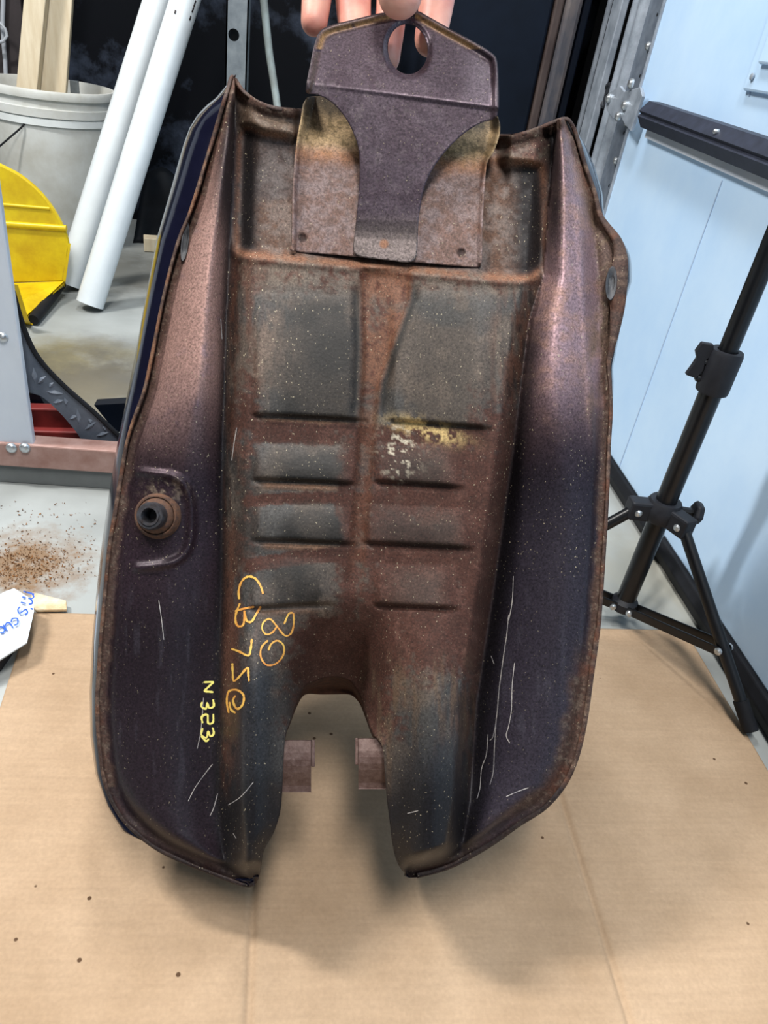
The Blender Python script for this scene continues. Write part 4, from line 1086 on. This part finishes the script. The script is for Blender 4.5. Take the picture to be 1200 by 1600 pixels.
    ear = sst(-8, 4, X - RxB(Y)) * sst(300, 345, Y) * (1 - sst(560, 600, Y))
    col = mix(col, A((76, 60, 50)), ear * 0.9); col = mix(col, A((112, 96, 80)), ear * sst(0.5, 0.7, n2) * 0.6); 
    metal = metal * (1 - 0.85 * np.clip(rim + ear, 0, 1)); rough = rough + 0.3 * np.clip(rim + ear, 0, 1)
    col = col * ((0.66 + 0.12 * sst(680, 420, Y)) * cenf + (1 - cenf) * (0.72 + 0.28 * sheen_dust))[..., None]
    return col, np.stack([np.clip(metal, 0, 1), np.clip(rough, 0.15, 0.95), np.clip(fleck, 0, 1)], -1)

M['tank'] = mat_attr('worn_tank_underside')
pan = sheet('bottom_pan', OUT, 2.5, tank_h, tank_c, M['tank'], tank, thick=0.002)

# ---- rolled seam flange along the outer edge
def flange():
    P = catmull(RIGHT + TOP[::-1][::-1] + LEFT, False, 5.0)
    t = np.gradient(P, axis=0); t /= np.linalg.norm(t, axis=1)[:, None]
    nrm = np.stack([t[:, 1], -t[:, 0]], 1)
    cen = np.array([560.0, 760.0])
    s = np.sign(((cen - P) * nrm).sum(1)); 
    q = P + nrm * 14
    ins = inside(q[:, 0], q[:, 1], OUT)
    nrm = np.where(ins[:, None], nrm, -nrm)
    Wd = np.full(len(P), 4.5)
    X, Y = P[:, 0], P[:, 1]
    ear = (X > 900) * np.exp(-((Y - 445) / 75) ** 2); Wd += 22 * ear
    leftup = (X < 420) * (Y < 700) * (Y > 230)
    Wd += np.where(leftup, -0.5, 0)
    Wd += 2.5 * (vnoise(X, Y, (40, 40), 21) - 0.4)
    lowr = (X > 650) * (Y > 980); Wd += 2.0 * lowr
    Wb = tank_h(P[:, 0] + nrm[:, 0] * 8, P[:, 1] + nrm[:, 1] * 8)
    ker = np.ones(9) / 9; Wb = np.convolve(np.pad(Wb, 4, 'edge'), ker, 'valid')
    up = 0.0018 + np.where(leftup, 0.0060, 0) + 0.0015 * ear
    ker = np.ones(21) / 21; up = np.convolve(np.pad(up, 10, 'edge'), ker, 'valid')
    up = up - 0.03 * ((Y < 215) & (X > 462) & (X < 796))
    up = up + 0.0010 * (vnoise(X, Y, (30, 30), 22) - 0.5)
    rows = [(0.0 - 1.0, -0.006), (-1.5, up * 0.6), (0.18 * Wd, up), (0.6 * Wd, up * 1.0), (Wd, up * 0.75), (Wd + 0.5, np.full(len(P), -0.003))]
    V = []; col = []; pr = []
    n1 = vnoise(X, Y, (14, 14), 23, 4); n2 = vnoise(X, Y, (5, 5), 24, 3)
    for k, (o_, u_) in enumerate(rows):
        o_ = np.broadcast_to(o_, X.shape)
        Q = P + nrm * o_[:, None]
        V.append(Tn(Q[:, 0], Q[:, 1], Wb + u_))
        c = np.zeros((len(P), 3)) + A((66, 50, 44)); c = mix(c, A((112, 92, 78)), sst(0.5, 0.7, n2) * 0.6); c = mix(c, A((92, 58, 42)), sst(0.5, 0.7, n1) * 0.7)
        c = mix(c, A((38, 34, 36)), ((Y > 1230) * 0.8 + (Y < 260) * 0.3) * np.ones(len(P)))
        c = mix(c, A((166, 120, 84)), leftup * 0.22 * sst(0.4, 0.6, n1) * (1.0 if k in (1, 2, 3) else 0.2))
        col.append(c); pr.append(np.stack([np.full(len(P), 0.15), np.full(len(P), 0.65), np.full(len(P), 0.6)], -1))
    n = len(P); V = np.concatenate(V); K = len(rows)
    Qd = [(k * n + i, k * n + i + 1, (k + 1) * n + i + 1, (k + 1) * n + i) for k in range(K - 1) for i in range(n - 1)]
    Qd += [tuple(k * n for k in range(K)), tuple(k * n + n - 1 for k in range(K - 1, -1, -1))]
    o = raw_mesh('seam_flange', V, Qd, M['tank'], tank, np.concatenate(col), np.concatenate(pr))
    o['label'] = 'rusty rolled seam along the tank edge'
flange()

# ---- painted upper shell behind the pan
M['shell'] = mat_plain('glossy_navy_paint', (13, 14, 30), 0.14, 0.0, var=0.15, scale=60, spec=0.32)
M['shell_in'] = mat_plain('rusty_neck_wall', (60, 40, 32), 0.8, 0, rgb2=(92, 58, 44), scale=160, bump=0.3)
def shell():
    P = OUT.copy(); X, Y = P[:, 0], P[:, 1]
    n0 = sum(1 for _ in LEFT); 
    # notch points: between the two tips
    seq = np.arange(len(P))
    i0 = np.argmin(((P - np.array(NOTCH[0])) ** 2).sum(1)); i1 = np.argmin(((P - np.array(NOTCH[-1])) ** 2).sum(1))
    isn = (seq >= i0) & (seq <= i1)
    lefts = (X < 560) & ~isn & (Y > 118)
    dxl = np.interp(Y, [118, 135, 152, 175, 200, 260, 330, 372, 420, 500, 560, 610, 660, 700, 760, 850, 930, 1000, 1080, 1150, 1210, 1260, 1300, 1400],
                    [0, -2, -8, -26, -38, -42, -46, -34, -30, -24, -25, -26, -20, -17, -14, -11, -12, -12, -12, -13, -9, -4, 0, 2])
    dxr = np.interp(Y, [184, 200, 230, 260, 300, 335, 360, 400, 440, 480, 560, 600, 700, 1400], [-4, 0, 8, 12, 10, 4, -2, 6, 8, -2, 6, 4, -4, -6])
    topm = (Y < 215) & (X > 372) & (X < 882)
    SXl = np.interp(Y, [118, 135, 152, 165, 180, 200, 225, 260, 310, 372, 420, 500, 560, 610, 660, 700, 760, 850, 930, 1000, 1080, 1150, 1210, 1260, 1300, 1400],
                    [363, 352, 338, 322, 308, 296, 287, 277, 263, 245, 236, 221, 210, 200, 190, 182, 172, 159, 150, 144, 140, 141, 149, 166, 190, 420])
    ker = np.ones(9) / 9
    dx = np.where(lefts & ~topm, np.minimum(SXl - X, 2.0), np.where(~isn & ~topm, dxr, 0.0))
    W0 = tank_h(X, Y) - 0.0015
    cxm = 560.0
    archw = np.exp(-((X - 520) / 50) ** 2) * isn * (Y < 1160)
    rings = []
    rings.append((X, Y, W0))
    rings.append((X + dx * 0.50, Y + 6 * topm + 7 * archw, np.where(isn, W0 - 0.012, np.minimum(-0.012, W0 - 0.004))))
    rings.append((X + dx * 0.80, Y + 12 * topm + 13 * archw, np.where(isn, W0 - 0.024, np.minimum(-0.027, W0 - 0.012))))
    rings.append((X + dx * 0.96, Y + 26 * topm + 20 * archw, np.where(isn, W0 - 0.035, np.minimum(-0.045, W0 - 0.020))))
    rings.append((X + dx, Y + 44 * topm + 26 * archw, np.where(isn, -0.080, -0.068)))
    def shr(k, W, m):
        yc_ = 700
        xx = np.where(isn, X + dx, cxm + (X + dx - cxm) * k); yy = np.where(isn, Y + 28 * archw - (1 - k) * 60 * (Y > 1200), yc_ + (Y - yc_) * k)
        rings.append((xx, yy + 50 * topm, np.full(X.shape, W)))
    shr(0.965, -0.092, 0); shr(0.88, -0.118, 0); shr(0.74, -0.136, 0)
    kz = np.where(isn, 1 - 0.5 * sst(1150, 1350, Y), 1 - 0.5 * sst(850, 1350, Y))
    V = np.concatenate([Tn(a, b_, (c if i_ == 0 else c * kz)) for i_, (a, b_, c) in enumerate(rings)]); n = len(P)
    faces_o, faces_n = [], []
    for k in range(len(rings) - 1):
        for i in range(n):
            j = (i + 1) % n
            (faces_n if (isn[i] and isn[j]) else faces_o).append((k * n + i, k * n + j, (k + 1) * n + j, (k + 1) * n + i))
    e = (len(rings) - 1) * n
    og = ORG[tank]
    me = bpy.data.meshes.new('upper_shell')
    me.from_pydata((V - np.array(og)).tolist(), [], faces_o + faces_n + [tuple(e + i for i in range(n))])
    me.update(); me.shade_smooth()
    me.materials.append(M['shell']); me.materials.append(M['shell_in'])
    for k in range(len(faces_o), len(faces_o) + len(faces_n)): me.polygons[k].material_index = 1
    o = bpy.data.objects.new('upper_shell', me); C.objects.link(o); o.parent = tank; ORG[o] = og
    o['label'] = 'glossy dark navy painted outer shell'
shell()

# ---- petcock bung
M['rust_ring'] = mat_plain('rust_ring', (98, 66, 46), 0.8, 0.1, rgb2=(56, 41, 35), scale=260, bump=0.5)
M['bung'] = mat_plain('worn_steel_bung', (74, 76, 82), 0.45, 0.5, rgb2=(52, 44, 42), scale=300)
def at_h(px, py, dz=0.0):
    return T(px, py, float(tank_h(np.array([float(px)]), np.array([float(py)]))[0]) + dz)
bb = at_h(247, 806, -0.002)
k = MPX
ring = MB().lathe(bb, NRM, [(36 * k, 0.0), (34 * k, 0.004), (31 * k, 0.006), (29 * k, 0.006), (28 * k, 0.003), (27 * k, 0.007), (24 * k, 0.009), (20 * k, 0.010)], 40).build('bung_ring', M['rust_ring'], tank, smooth=True)
MB().lathe(bb, NRM, [(21 * k, 0.008), (21 * k, 0.017), (19 * k, 0.019), (15 * k, 0.019), (14.5 * k, 0.0205), (12 * k, 0.0205), (10.5 * k, 0.019), (10 * k, 0.004), (0, 0.004)], 40).build('fuel_tap_bung', M['bung'], tank, smooth=True)['label'] = 'round threaded fuel tap boss with rust ring'

# ---- slots in the side ears
M['slot'] = mat_plain('grey_rubber_insert', (64, 66, 70), 0.55, 0.1, rgb2=(36, 36, 38), scale=200)
def lens(c, rx, ry, dz, nm, tilt=0.0):
    mb = MB(); n = 24; vs = []
    W0 = float(tank_h(np.array([float(c[0])]), np.array([float(c[1])]))[0])
    for (s_, h) in ((1.0, dz), (0.93, dz + 0.0018), (0.6, dz + 0.0014), (0.45, dz + 0.0005), (0.0, dz + 0.0005)):
        for i in range(n):
            a = 2 * math.pi * i / n
            x = rx * s_ * math.cos(a); y = ry * s_ * math.sin(a)
            vs.append(T(c[0] + x * math.cos(tilt) - y * math.sin(tilt), c[1] + x * math.sin(tilt) + y * math.cos(tilt), W0 + h))
    mb.add(vs, [(r * n + i, r * n + (i + 1) % n, (r + 1) * n + (i + 1) % n, (r + 1) * n + i) for r in range(4) for i in range(n)])
    return mb.build(nm, M['slot'], tank, smooth=True)
lens((955, 443), 9, 27, 0.0055, 'slot_insert', 0.08)
lens((289, 378), 6, 32, 0.003, 'slot_insert', 0.12)
lens((266, 385), 7, 34, -0.022, 'slot_insert', 0.12)

# ---- rear mounting bracket on the tank
BASE = catmull([(456, 392), (456, 380), (457, 300), (462, 232), (470, 185), (476, 158), (500, 150), (620, 158), (760, 178), (779, 186), (781, 208), (772, 236), (761, 256), (757, 300), (754, 360), (753, 410), (748, 418), (640, 409), (520, 398)], True, 5)
def base_h(X, Y):
    yb = Y - 0.09 * (X - 600)
    W = -0.0035 + 0 * X
    W = W - 0.020 * (1 - sst(150, 262, yb)) ** 1.4
    d, _, _ = seg_dist(X, Y, np.array([(456, 392), (457, 300), (462, 232), (470, 185), (476, 158), (484, 110)], float), False)
    d2, _, _ = seg_dist(X, Y, np.array([(779, 120), (781, 190), (781, 208), (772, 236), (761, 256), (757, 300), (754, 360), (753, 410)], float), False)
    W = W + 0.0055 * (1 - sst(2, 9, np.minimum(d, d2))) + 0.022 * (1 - sst(2, 16, np.minimum(d, d2))) * (1 - sst(140, 262, yb))
    for c in ((473, 372), (721, 395)):
        r = np.hypot(X - c[0], Y - c[1]); W = W - 0.0012 * (1 - sst(4, 8, r))
    return W
def base_c(X, Y):
    yb = Y - 0.09 * (X - 600)
    n1 = vnoise(X, Y, (22, 22), 41, 5); n2 = vnoise(X, Y, (7, 7), 42, 4)
    c = np.zeros(X.shape + (3,)) + A((116, 100, 98)); c = mix(c, A((104, 78, 68)), sst(0.36, 0.66, n1 * 0.5 + n2 * 0.5)); c = mix(c, A((84, 70, 66)), sst(0.5, 0.7, n2) * 0.5)
    kh = 1 - sst(222, 256, yb + 16 * (n1 - 0.5)); c = mix(c, A((158, 134, 98)), kh * 0.92)
    c = mix(c, A((84, 70, 42)), kh * sst(0.5, 0.66, n2) * 0.7)
    og = np.exp(-((yb - 250) / 12) ** 2); c = mix(c, A((146, 98, 58)), og * 0.5)
    tongue_shade = (1 - sst(176, 200, yb + 26 * (n1 - 0.5))); c = mix(c, A((48, 42, 34)), tongue_shade * 0.85)  # shade under the tongue painted as dark colour
    for p in ((473, 372), (721, 395)):
        r = np.hypot(X - p[0], Y - p[1]); c = mix(c, A((48, 32, 28)), (1 - sst(5, 9, r)) * 0.9)
    m = np.full(X.shape, 0.1); r_ = np.full(X.shape, 0.62); f = 0.5 + 0.4 * tongue_shade
    return c, np.stack([m, r_, f], -1)
M['bracket'] = mat_attr('worn_bracket')
br = sheet('bracket_base', BASE, 2.5, base_h, base_c, M['bracket'], tank, thick=0.0022)
br['label'] = 'rusted base plate of the rear mounting bracket'

TONGUE = catmull([(552, 386), (557, 398), (575, 403), (610, 407), (636, 410), (648, 405), (652, 390), (654, 345), (660, 305), (668, 280), (682, 255), (702, 230), (726, 208), (752, 192), (772, 186), (779, 172), (779, 130), (777, 97), (769, 83), (735, 62), (700, 43), (668, 25), (652, 17), (625, 16), (596, 20), (558, 29), (515, 40), (499, 50), (491, 70), (485, 98), (478, 136), (480, 146), (496, 148), (518, 160), (538, 182), (553, 210), (561, 240), (561, 290), (557, 340)], True, 4)
HOLE = catmull([(637 + 31 * math.cos(a) + 1.5 * math.sin(a), 77 + 39 * math.sin(a)) for a in np.linspace(0, 2 * math.pi, 24, endpoint=False)], True, 4)
RIMLINE = catmull([(779, 180), (779, 130), (777, 97), (769, 83), (735, 62), (700, 43), (668, 25), (652, 17), (625, 16), (596, 20), (558, 29), (515, 40), (499, 50), (491, 70), (485, 98), (478, 136)], False, 5)
def yridge(X): return 132 + (X - 500) * 0.137
def ton_h(X, Y):
    r = yridge(X)
    yb = Y - 0.05 * (X - 600)
    W = np.where(Y > r, np.interp(yb, [140, 345, 362, 372, 410], [0.019, 0.0075, 0.004, 0.0005, -0.0012]), 0.0)
    Wt = 0.0195 - 0.016 * (r - Y) / 120.0
    k = sst(r - 5, r + 5, Y)
    W = np.interp(yb, [140, 345, 362, 372, 410], [0.019, 0.0035, 0.0012, 0.0004, -0.0008]) * k + Wt * (1 - k)
    d, _, _ = seg_dist(X, Y, RIMLINE, False)
    W = W + 0.0042 * (1 - sst(3, 13, d)) 
    dh, _, _ = seg_dist(X, Y, HOLE)
    W = W - 0.0026 * (1 - sst(0, 9, dh))
    W = W + 0.0004 * (vnoise(X, Y, (40, 40), 51) - 0.5)
    return W
def ton_c(X, Y):
    n1 = vnoise(X, Y, (30, 30), 52, 4); n2 = vnoise(X, Y, (9, 9), 53, 4)
    c = np.zeros(X.shape + (3,)) + A((72, 62, 70)); c = mix(c, A((58, 47, 55)), sst(0.45, 0.65, n1) * 0.6)
    c = mix(c, A((98, 90, 92)), sst(0.64, 0.74, n2) * 0.3)
    lowr = sst(325, 375, Y); c = mix(c, A((112, 102, 98)), lowr * 0.75)  # painted light on the lower end, where the bend faces up
    d, _, _ = seg_dist(X, Y, RIMLINE, False)
    tan_ = np.exp(-((d - 9) / 4.0) ** 2) * (Y < 76) * sst(0.2, 0.42, n2 + 0.1) * (np.abs(X - 632) > 16)
    c = mix(c, A((164, 128, 84)), tan_ * 0.9)
    c = mix(c, A((120, 100, 84)), np.exp(-((d - 8) / 4.0) ** 2) * (Y >= 80) * 0.5 * (X < 600))
    c = mix(c, A((26, 23, 26)), np.exp(-(d / 3.0) ** 2) * 0.7)
    r = np.hypot(X - 600, Y - 381); c = mix(c, A((120, 82, 58)), (1 - sst(5, 9, r)) * 0.8)
    m = np.full(X.shape, 0.45) * (1 - tan_ * 0.9); r_ = 0.40 + 0.25 * tan_
    return c, np.stack([m, r_, np.full(X.shape, 0.35)], -1)
tg = sheet('bracket_tongue', TONGUE, 2.0, ton_h, ton_c, M['bracket'], tank, thick=0.0024, holes=[HOLE])
tg['label'] = 'dark purple bracket plate with a round hanging hole'

# ---- front rubber clips in the neck notch
M['clip'] = mat_plain('rusty_clip', (84, 62, 56), 0.6, 0.2, rgb2=(112, 92, 86), scale=220, bump=0.4)
def clip(x0, x1, y0, y1, flip):
    n = 9; fr = []; mb = MB()
    for i in range(n):
        t = i / (n - 1); y = y0 + (y1 - y0) * t
        W = -0.012 + 0.007 * math.sin(math.pi * min(t * 1.15, 1)) - 0.004 * t
        fr.append((y, W))
    vs = []
    for y, W in fr:
        for (x, w_) in ((x0, W), (x1, W), (x1, W - 0.0028), (x0, W - 0.0028)):
            vs.append(T(x, y, w_))
    fs = []
    for i in range(n - 1):
        for kq in range(4): fs.append((i * 4 + kq, i * 4 + (kq + 1) % 4, (i + 1) * 4 + (kq + 1) % 4, (i + 1) * 4 + kq))
    fs += [(0, 1, 2, 3), tuple((n - 1) * 4 + q_ for q_ in (3, 2, 1, 0))]
    mb.add(vs, fs)
    # returning lip
    xi = x0 - 5 if flip else x1
    mb.hexa([T(xi, y0, -0.014), T(xi + 6, y0, -0.014), T(xi + 6, y0 + 42, -0.010), T(xi, y0 + 42, -0.010)][::-1], [T(xi, y0, -0.034), T(xi + 6, y0, -0.034), T(xi + 6, y0 + 42, -0.034), T(xi, y0 + 42, -0.034)][::-1])
    o = mb.build('mount_clip', M['clip'], tank, bevel=0.0006)
clip(438, 486, 1156, 1238, False); clip(560, 604, 1153, 1233, True)

# ---- paint-marker writing and scratches that follow the surface
M['marker'] = mat_plain('yellow_orange_marker', (208, 136, 62), 0.6, 0, rgb2=(226, 192, 92), scale=70)
M['marker_y'] = mat_plain('pale_yellow_marker', (232, 222, 120), 0.6, 0, var=0.08, scale=70)
M['scratch'] = mat_plain('pale_scratch', (120, 118, 122), 0.6, 0, rgb2=(172, 166, 160), scale=120)
def ribbons(strokes, wd, mat, name, lab=None, jit=0.25, dz=0.0005):
    if name == 'scratch' and len(strokes) > 1:
        for s1 in strokes: ribbons([s1], wd, mat, name, lab, jit, dz)
        return
    V = []; Fq = []
    for st_ in strokes:
        c = catmull(st_, False, 2.0)
        t = np.gradient(c, axis=0); t /= np.maximum(np.linalg.norm(t, axis=1), 1e-6)[:, None]
        nn = np.stack([-t[:, 1], t[:, 0]], 1)
        w_ = wd * (1 + jit * (rng.rand(len(c)) - 0.5) * 2) / 2
        w_[0] *= 0.6; w_[-1] *= 0.6
        a = c + nn * w_[:, None]; b2 = c - nn * w_[:, None]
        Pt = np.concatenate([a, b2]); W = tank_h(Pt[:, 0], Pt[:, 1]) + dz
        pos = Tn(Pt[:, 0], Pt[:, 1], W); b0 = sum(len(x) for x in V); n = len(c)
        V.append(pos); Fq += [(b0 + i, b0 + i + 1, b0 + n + i + 1, b0 + n + i) for i in range(n - 1)]
    o = raw_mesh(name, np.concatenate(V), Fq, mat, tank)
    if lab: o['label'] = lab
    return o
q4 = lambda L: [(360 + x / 4, 850 + y / 4) for x, y in L]
q3 = lambda L: [(140 + x / 3, 650 + y / 3) for x, y in L]
ribbons([q4([(55, 345), (52, 290), (70, 235), (105, 205), (150, 212), (185, 255), (205, 312)]),
         q4([(28, 420), (80, 405), (150, 392)]), q4([(60, 370), (34, 440), (34, 490), (52, 515), (82, 500), (88, 415)]), q4([(88, 430), (102, 480), (132, 485), (160, 440), (190, 390)]),
         q4([(5, 655), (50, 670), (112, 697), (128, 650), (134, 592)]),
         q4([(12, 745), (14, 800), (20, 855), (50, 835), (105, 775), (112, 815), (116, 858)]),
         q3([(652, 1392), (643, 1340), (652, 1292), (690, 1284), (722, 1310), (716, 1355), (690, 1372), (672, 1335), (684, 1310)]), q3([(655, 1340), (662, 1375), (684, 1392)])],
        3.2, M['marker'], 'marker_writing', 'orange-yellow hand-painted CB750')
ribbons([q4([(392, 430), (365, 436), (340, 490), (335, 500)]), q4([(394, 430), (396, 500), (378, 560), (340, 572), (295, 520), (250, 470), (210, 485), (198, 530), (225, 565), (265, 550), (290, 515)]),
         q4([(235, 602), (195, 645), (190, 705), (225, 755), (285, 748), (330, 695), (332, 635), (295, 604), (255, 625), (238, 665)])],
        2.7, M['marker'], 'marker_writing', 'orange-yellow hand-painted 80')
ribbons([q3([(534, 1248), (582, 1246)]), q3([(582, 1246), (536, 1290)]), q3([(536, 1290), (580, 1294)]),
         q3([(528, 1340), (524, 1362), (545, 1372), (552, 1345), (560, 1368), (582, 1360), (578, 1328)]),
         q3([(530, 1440), (526, 1410), (552, 1400), (556, 1440), (578, 1436), (580, 1396)]),
         q3([(530, 1462), (524, 1495), (548, 1508), (556, 1478), (566, 1502), (582, 1488), (576, 1460)]), q3([(522, 1500), (546, 1524), (560, 1512)])],
        3.0, M['marker_y'], 'marker_writing', 'pale yellow hand-painted N353')
k27 = lambda L: [(560 + x / 2.727, 900 + y / 2.727) for x, y in L]
ribbons([k27([(640, 165), (632, 250), (620, 330), (600, 480), (590, 590), (575, 680), (560, 700)]), k27([(552, 675), (545, 760), (525, 820), (518, 900), (505, 950)]),
         k27([(588, 600), (580, 720), (575, 830), (560, 890)]), k27([(665, 370), (655, 470), (652, 570), (640, 640), (630, 680), (645, 712)]), k27([(660, 0), (655, 110), (640, 190)]),
         k27([(565, 340), (578, 375)]), k27([(630, 940), (680, 918), (725, 902)]), k27([(208, 1012), (255, 1000)])], 1.3, M['scratch'], 'scratch', 'pale scratch in the paint')
ribbons([[(294, 1252), (304, 1232), (318, 1212), (332, 1194)], [(328, 1275), (334, 1262), (340, 1240)], [(356, 1258), (376, 1245), (396, 1222)], [(364, 1302), (369, 1310)], [(248, 938), (252, 965), (256, 1000)], [(318, 1090), (314, 1140), (308, 1170)],
         [(362, 720), (366, 690), (370, 668)], [(345, 498), (347, 530)], [(590, 330), (586, 318)], ], 1.2, M['scratch'], 'scratch', 'pale scratch in the paint')

# ------------------------------------------------------------------ hand
def hand():
    m = bpy.data.materials.new('skin'); m.use_nodes = True
    n = m.node_tree.nodes; l = m.node_tree.links; b = n['Principled BSDF']
    tc = n.new('ShaderNodeTexCoord'); nz = n.new('ShaderNodeTexNoise'); nz.inputs['Scale'].default_value = 45; nz.inputs['Detail'].default_value = 5
    l.new(tc.outputs['Object'], nz.inputs['Vector'])
    cr = n.new('ShaderNodeValToRGB'); cr.color_ramp.elements[0].position = 0.32; cr.color_ramp.elements[0].color = (*lin((206, 136, 122)), 1)
    cr.color_ramp.elements[1].position = 0.66; cr.color_ramp.elements[1].color = (*lin((228, 172, 152)), 1)
    l.new(nz.outputs['Fac'], cr.inputs[0]); l.new(cr.outputs[0], b.inputs['Base Color'])
    b.inputs['Roughness'].default_value = 0.5
    b.inputs['Subsurface Weight'].default_value = 0.15; b.inputs['Subsurface Radius'].default_value = (0.006, 0.002, 0.001)
    n2 = n.new('ShaderNodeTexNoise'); n2.inputs['Scale'].default_value = 500; l.new(tc.outputs['Object'], n2.inputs['Vector'])
    bp = n.new('ShaderNodeBump'); bp.inputs['Strength'].default_value = 0.12; bp.inputs['Distance'].default_value = 0.001
    l.new(n2.outputs['Fac'], bp.inputs['Height']); l.new(bp.outputs[0], b.inputs['Normal'])
    mb = MB()
    def chain(pts, rad, n_=20):
        # rounded tapered chain
        P = [T(*p) for p in pts]; Q = []; Rr = []
        cc = catmull([tuple(p) + (r,) for p, r in zip(P, rad)], False, 0.004)
        Q = [Vector(c[:3]) for c in cc]; Rr = [float(c[3]) for c in cc]
        d = (Q[-1] - Q[-2]).normalized()
        for a in (0.35, 0.65, 0.86, 0.97):
            Q.append(Vector(cc[-1][:3]) + d * Rr[len(cc) - 1] * a); Rr.append(float(cc[-1][3]) * math.sqrt(max(0.02, 1 - a * a)))
        d0 = (Q[0] - Q[1]).normalized(); r0 = Rr[0]; q0 = Q[0]
        for a in (0.5, 0.85, 0.97):
            Q.insert(0, q0 + d0 * r0 * a); Rr.insert(0, r0 * math.sqrt(max(0.03, 1 - a * a)))
        mb.tube(Q, Rr, n_)
    # four fingers behind the plate (W lower), thumb in front
    chain([(505, -330, 0.030), (500, -190, 0.010), (498, -90, -0.006), (496, -20, -0.008), (491, 34, -0.007)], [0.0120, 0.0118, 0.0115, 0.0112, 0.0098])
    chain([(560, -345, 0.026), (556, -200, 0.002), (554, -90, -0.014), (552, 0, -0.016), (556, 62, -0.012)], [0.0130, 0.0130, 0.0135, 0.0132, 0.0112])
    chain([(628, -345, 0.026), (618, -200, -0.002), (616, -80, -0.018), (611, 20, -0.018), (604, 92, -0.013)], [0.0130, 0.0124, 0.0120, 0.0115, 0.0098])
    chain([(695, -335, 0.028), (694, -200, 0.004), (690, -90, -0.012), (684, -10, -0.014), (672, 62, -0.012)], [0.0130, 0.0132, 0.0136, 0.0132, 0.0116])
    chain([(720, -330, 0.060), (690, -220, 0.062), (650, -120, 0.050), (630, -50, 0.040), (625, -10, 0.034)], [0.0190, 0.0170, 0.0160, 0.0168, 0.0152])
    # palm, wrist, forearm going up and back over the camera
    for (x0, x1) in ((505, 560), (560, 628), (628, 695)):
        chain([((x0 + x1) / 2, -620, 0.09), ((x0 + x1) / 2, -470, 0.062), ((x0 + x1) / 2, -330, 0.032)], [0.016, 0.016, 0.0135])
    chain([(505, -335, 0.032), (520, -450, 0.060), (550, -620, 0.092)], [0.0125, 0.015, 0.017])
    chain([(700, -335, 0.034), (690, -450, 0.062), (660, -620, 0.092)], [0.0135, 0.018, 0.018])
    chain([(720, -340, 0.060), (690, -470, 0.076), (640, -620, 0.096)], [0.019, 0.020, 0.020])
    og = T(620, -100, 0.0)
    o = mb.build('hand', m, origin=og)
    md = o.modifiers.new('remesh', 'REMESH'); md.mode = 'VOXEL'; md.voxel_size = 0.0013; md.use_smooth_shade = True
    s = o.modifiers.new('smooth', 'SMOOTH'); s.factor = 0.5; s.iterations = 8
    # wrist + forearm
    def lim(pts, rad):
        f = MB()
        cc = catmull([tuple(T(*p)) + (r,) for p, r in zip(pts, rad)], False, 0.01)
        return [Vector(c[:3]) for c in cc], [float(c[3]) for c in cc]
    Q, Rr = lim([(600, -560, 0.085), (604, -720, 0.11), (608, -1000, 0.16), (610, -1500, 0.235), (612, -2400, 0.30)], [0.026, 0.027, 0.031, 0.040, 0.044])
    f = MB(); f.tube([q_ - Vector(og) * 0 for q_ in Q], Rr, 28)
    base = np.array(o.data.vertices[0].co)
    me = o.data
    vs = [tuple(v.co) for v in me.vertices]; fs = [tuple(p.vertices) for p in me.polygons]
    b0 = len(vs); vs += [tuple(Vector(v) - og) for v in f.v]; fs += [tuple(i + b0 for i in p) for p in f.f]
    me.clear_geometry(); me.from_pydata(vs, [], fs); me.update()
    tag(o, 'bare hand gripping the top of the bracket, thumb in front and fingers behind', 'hand')
hand()
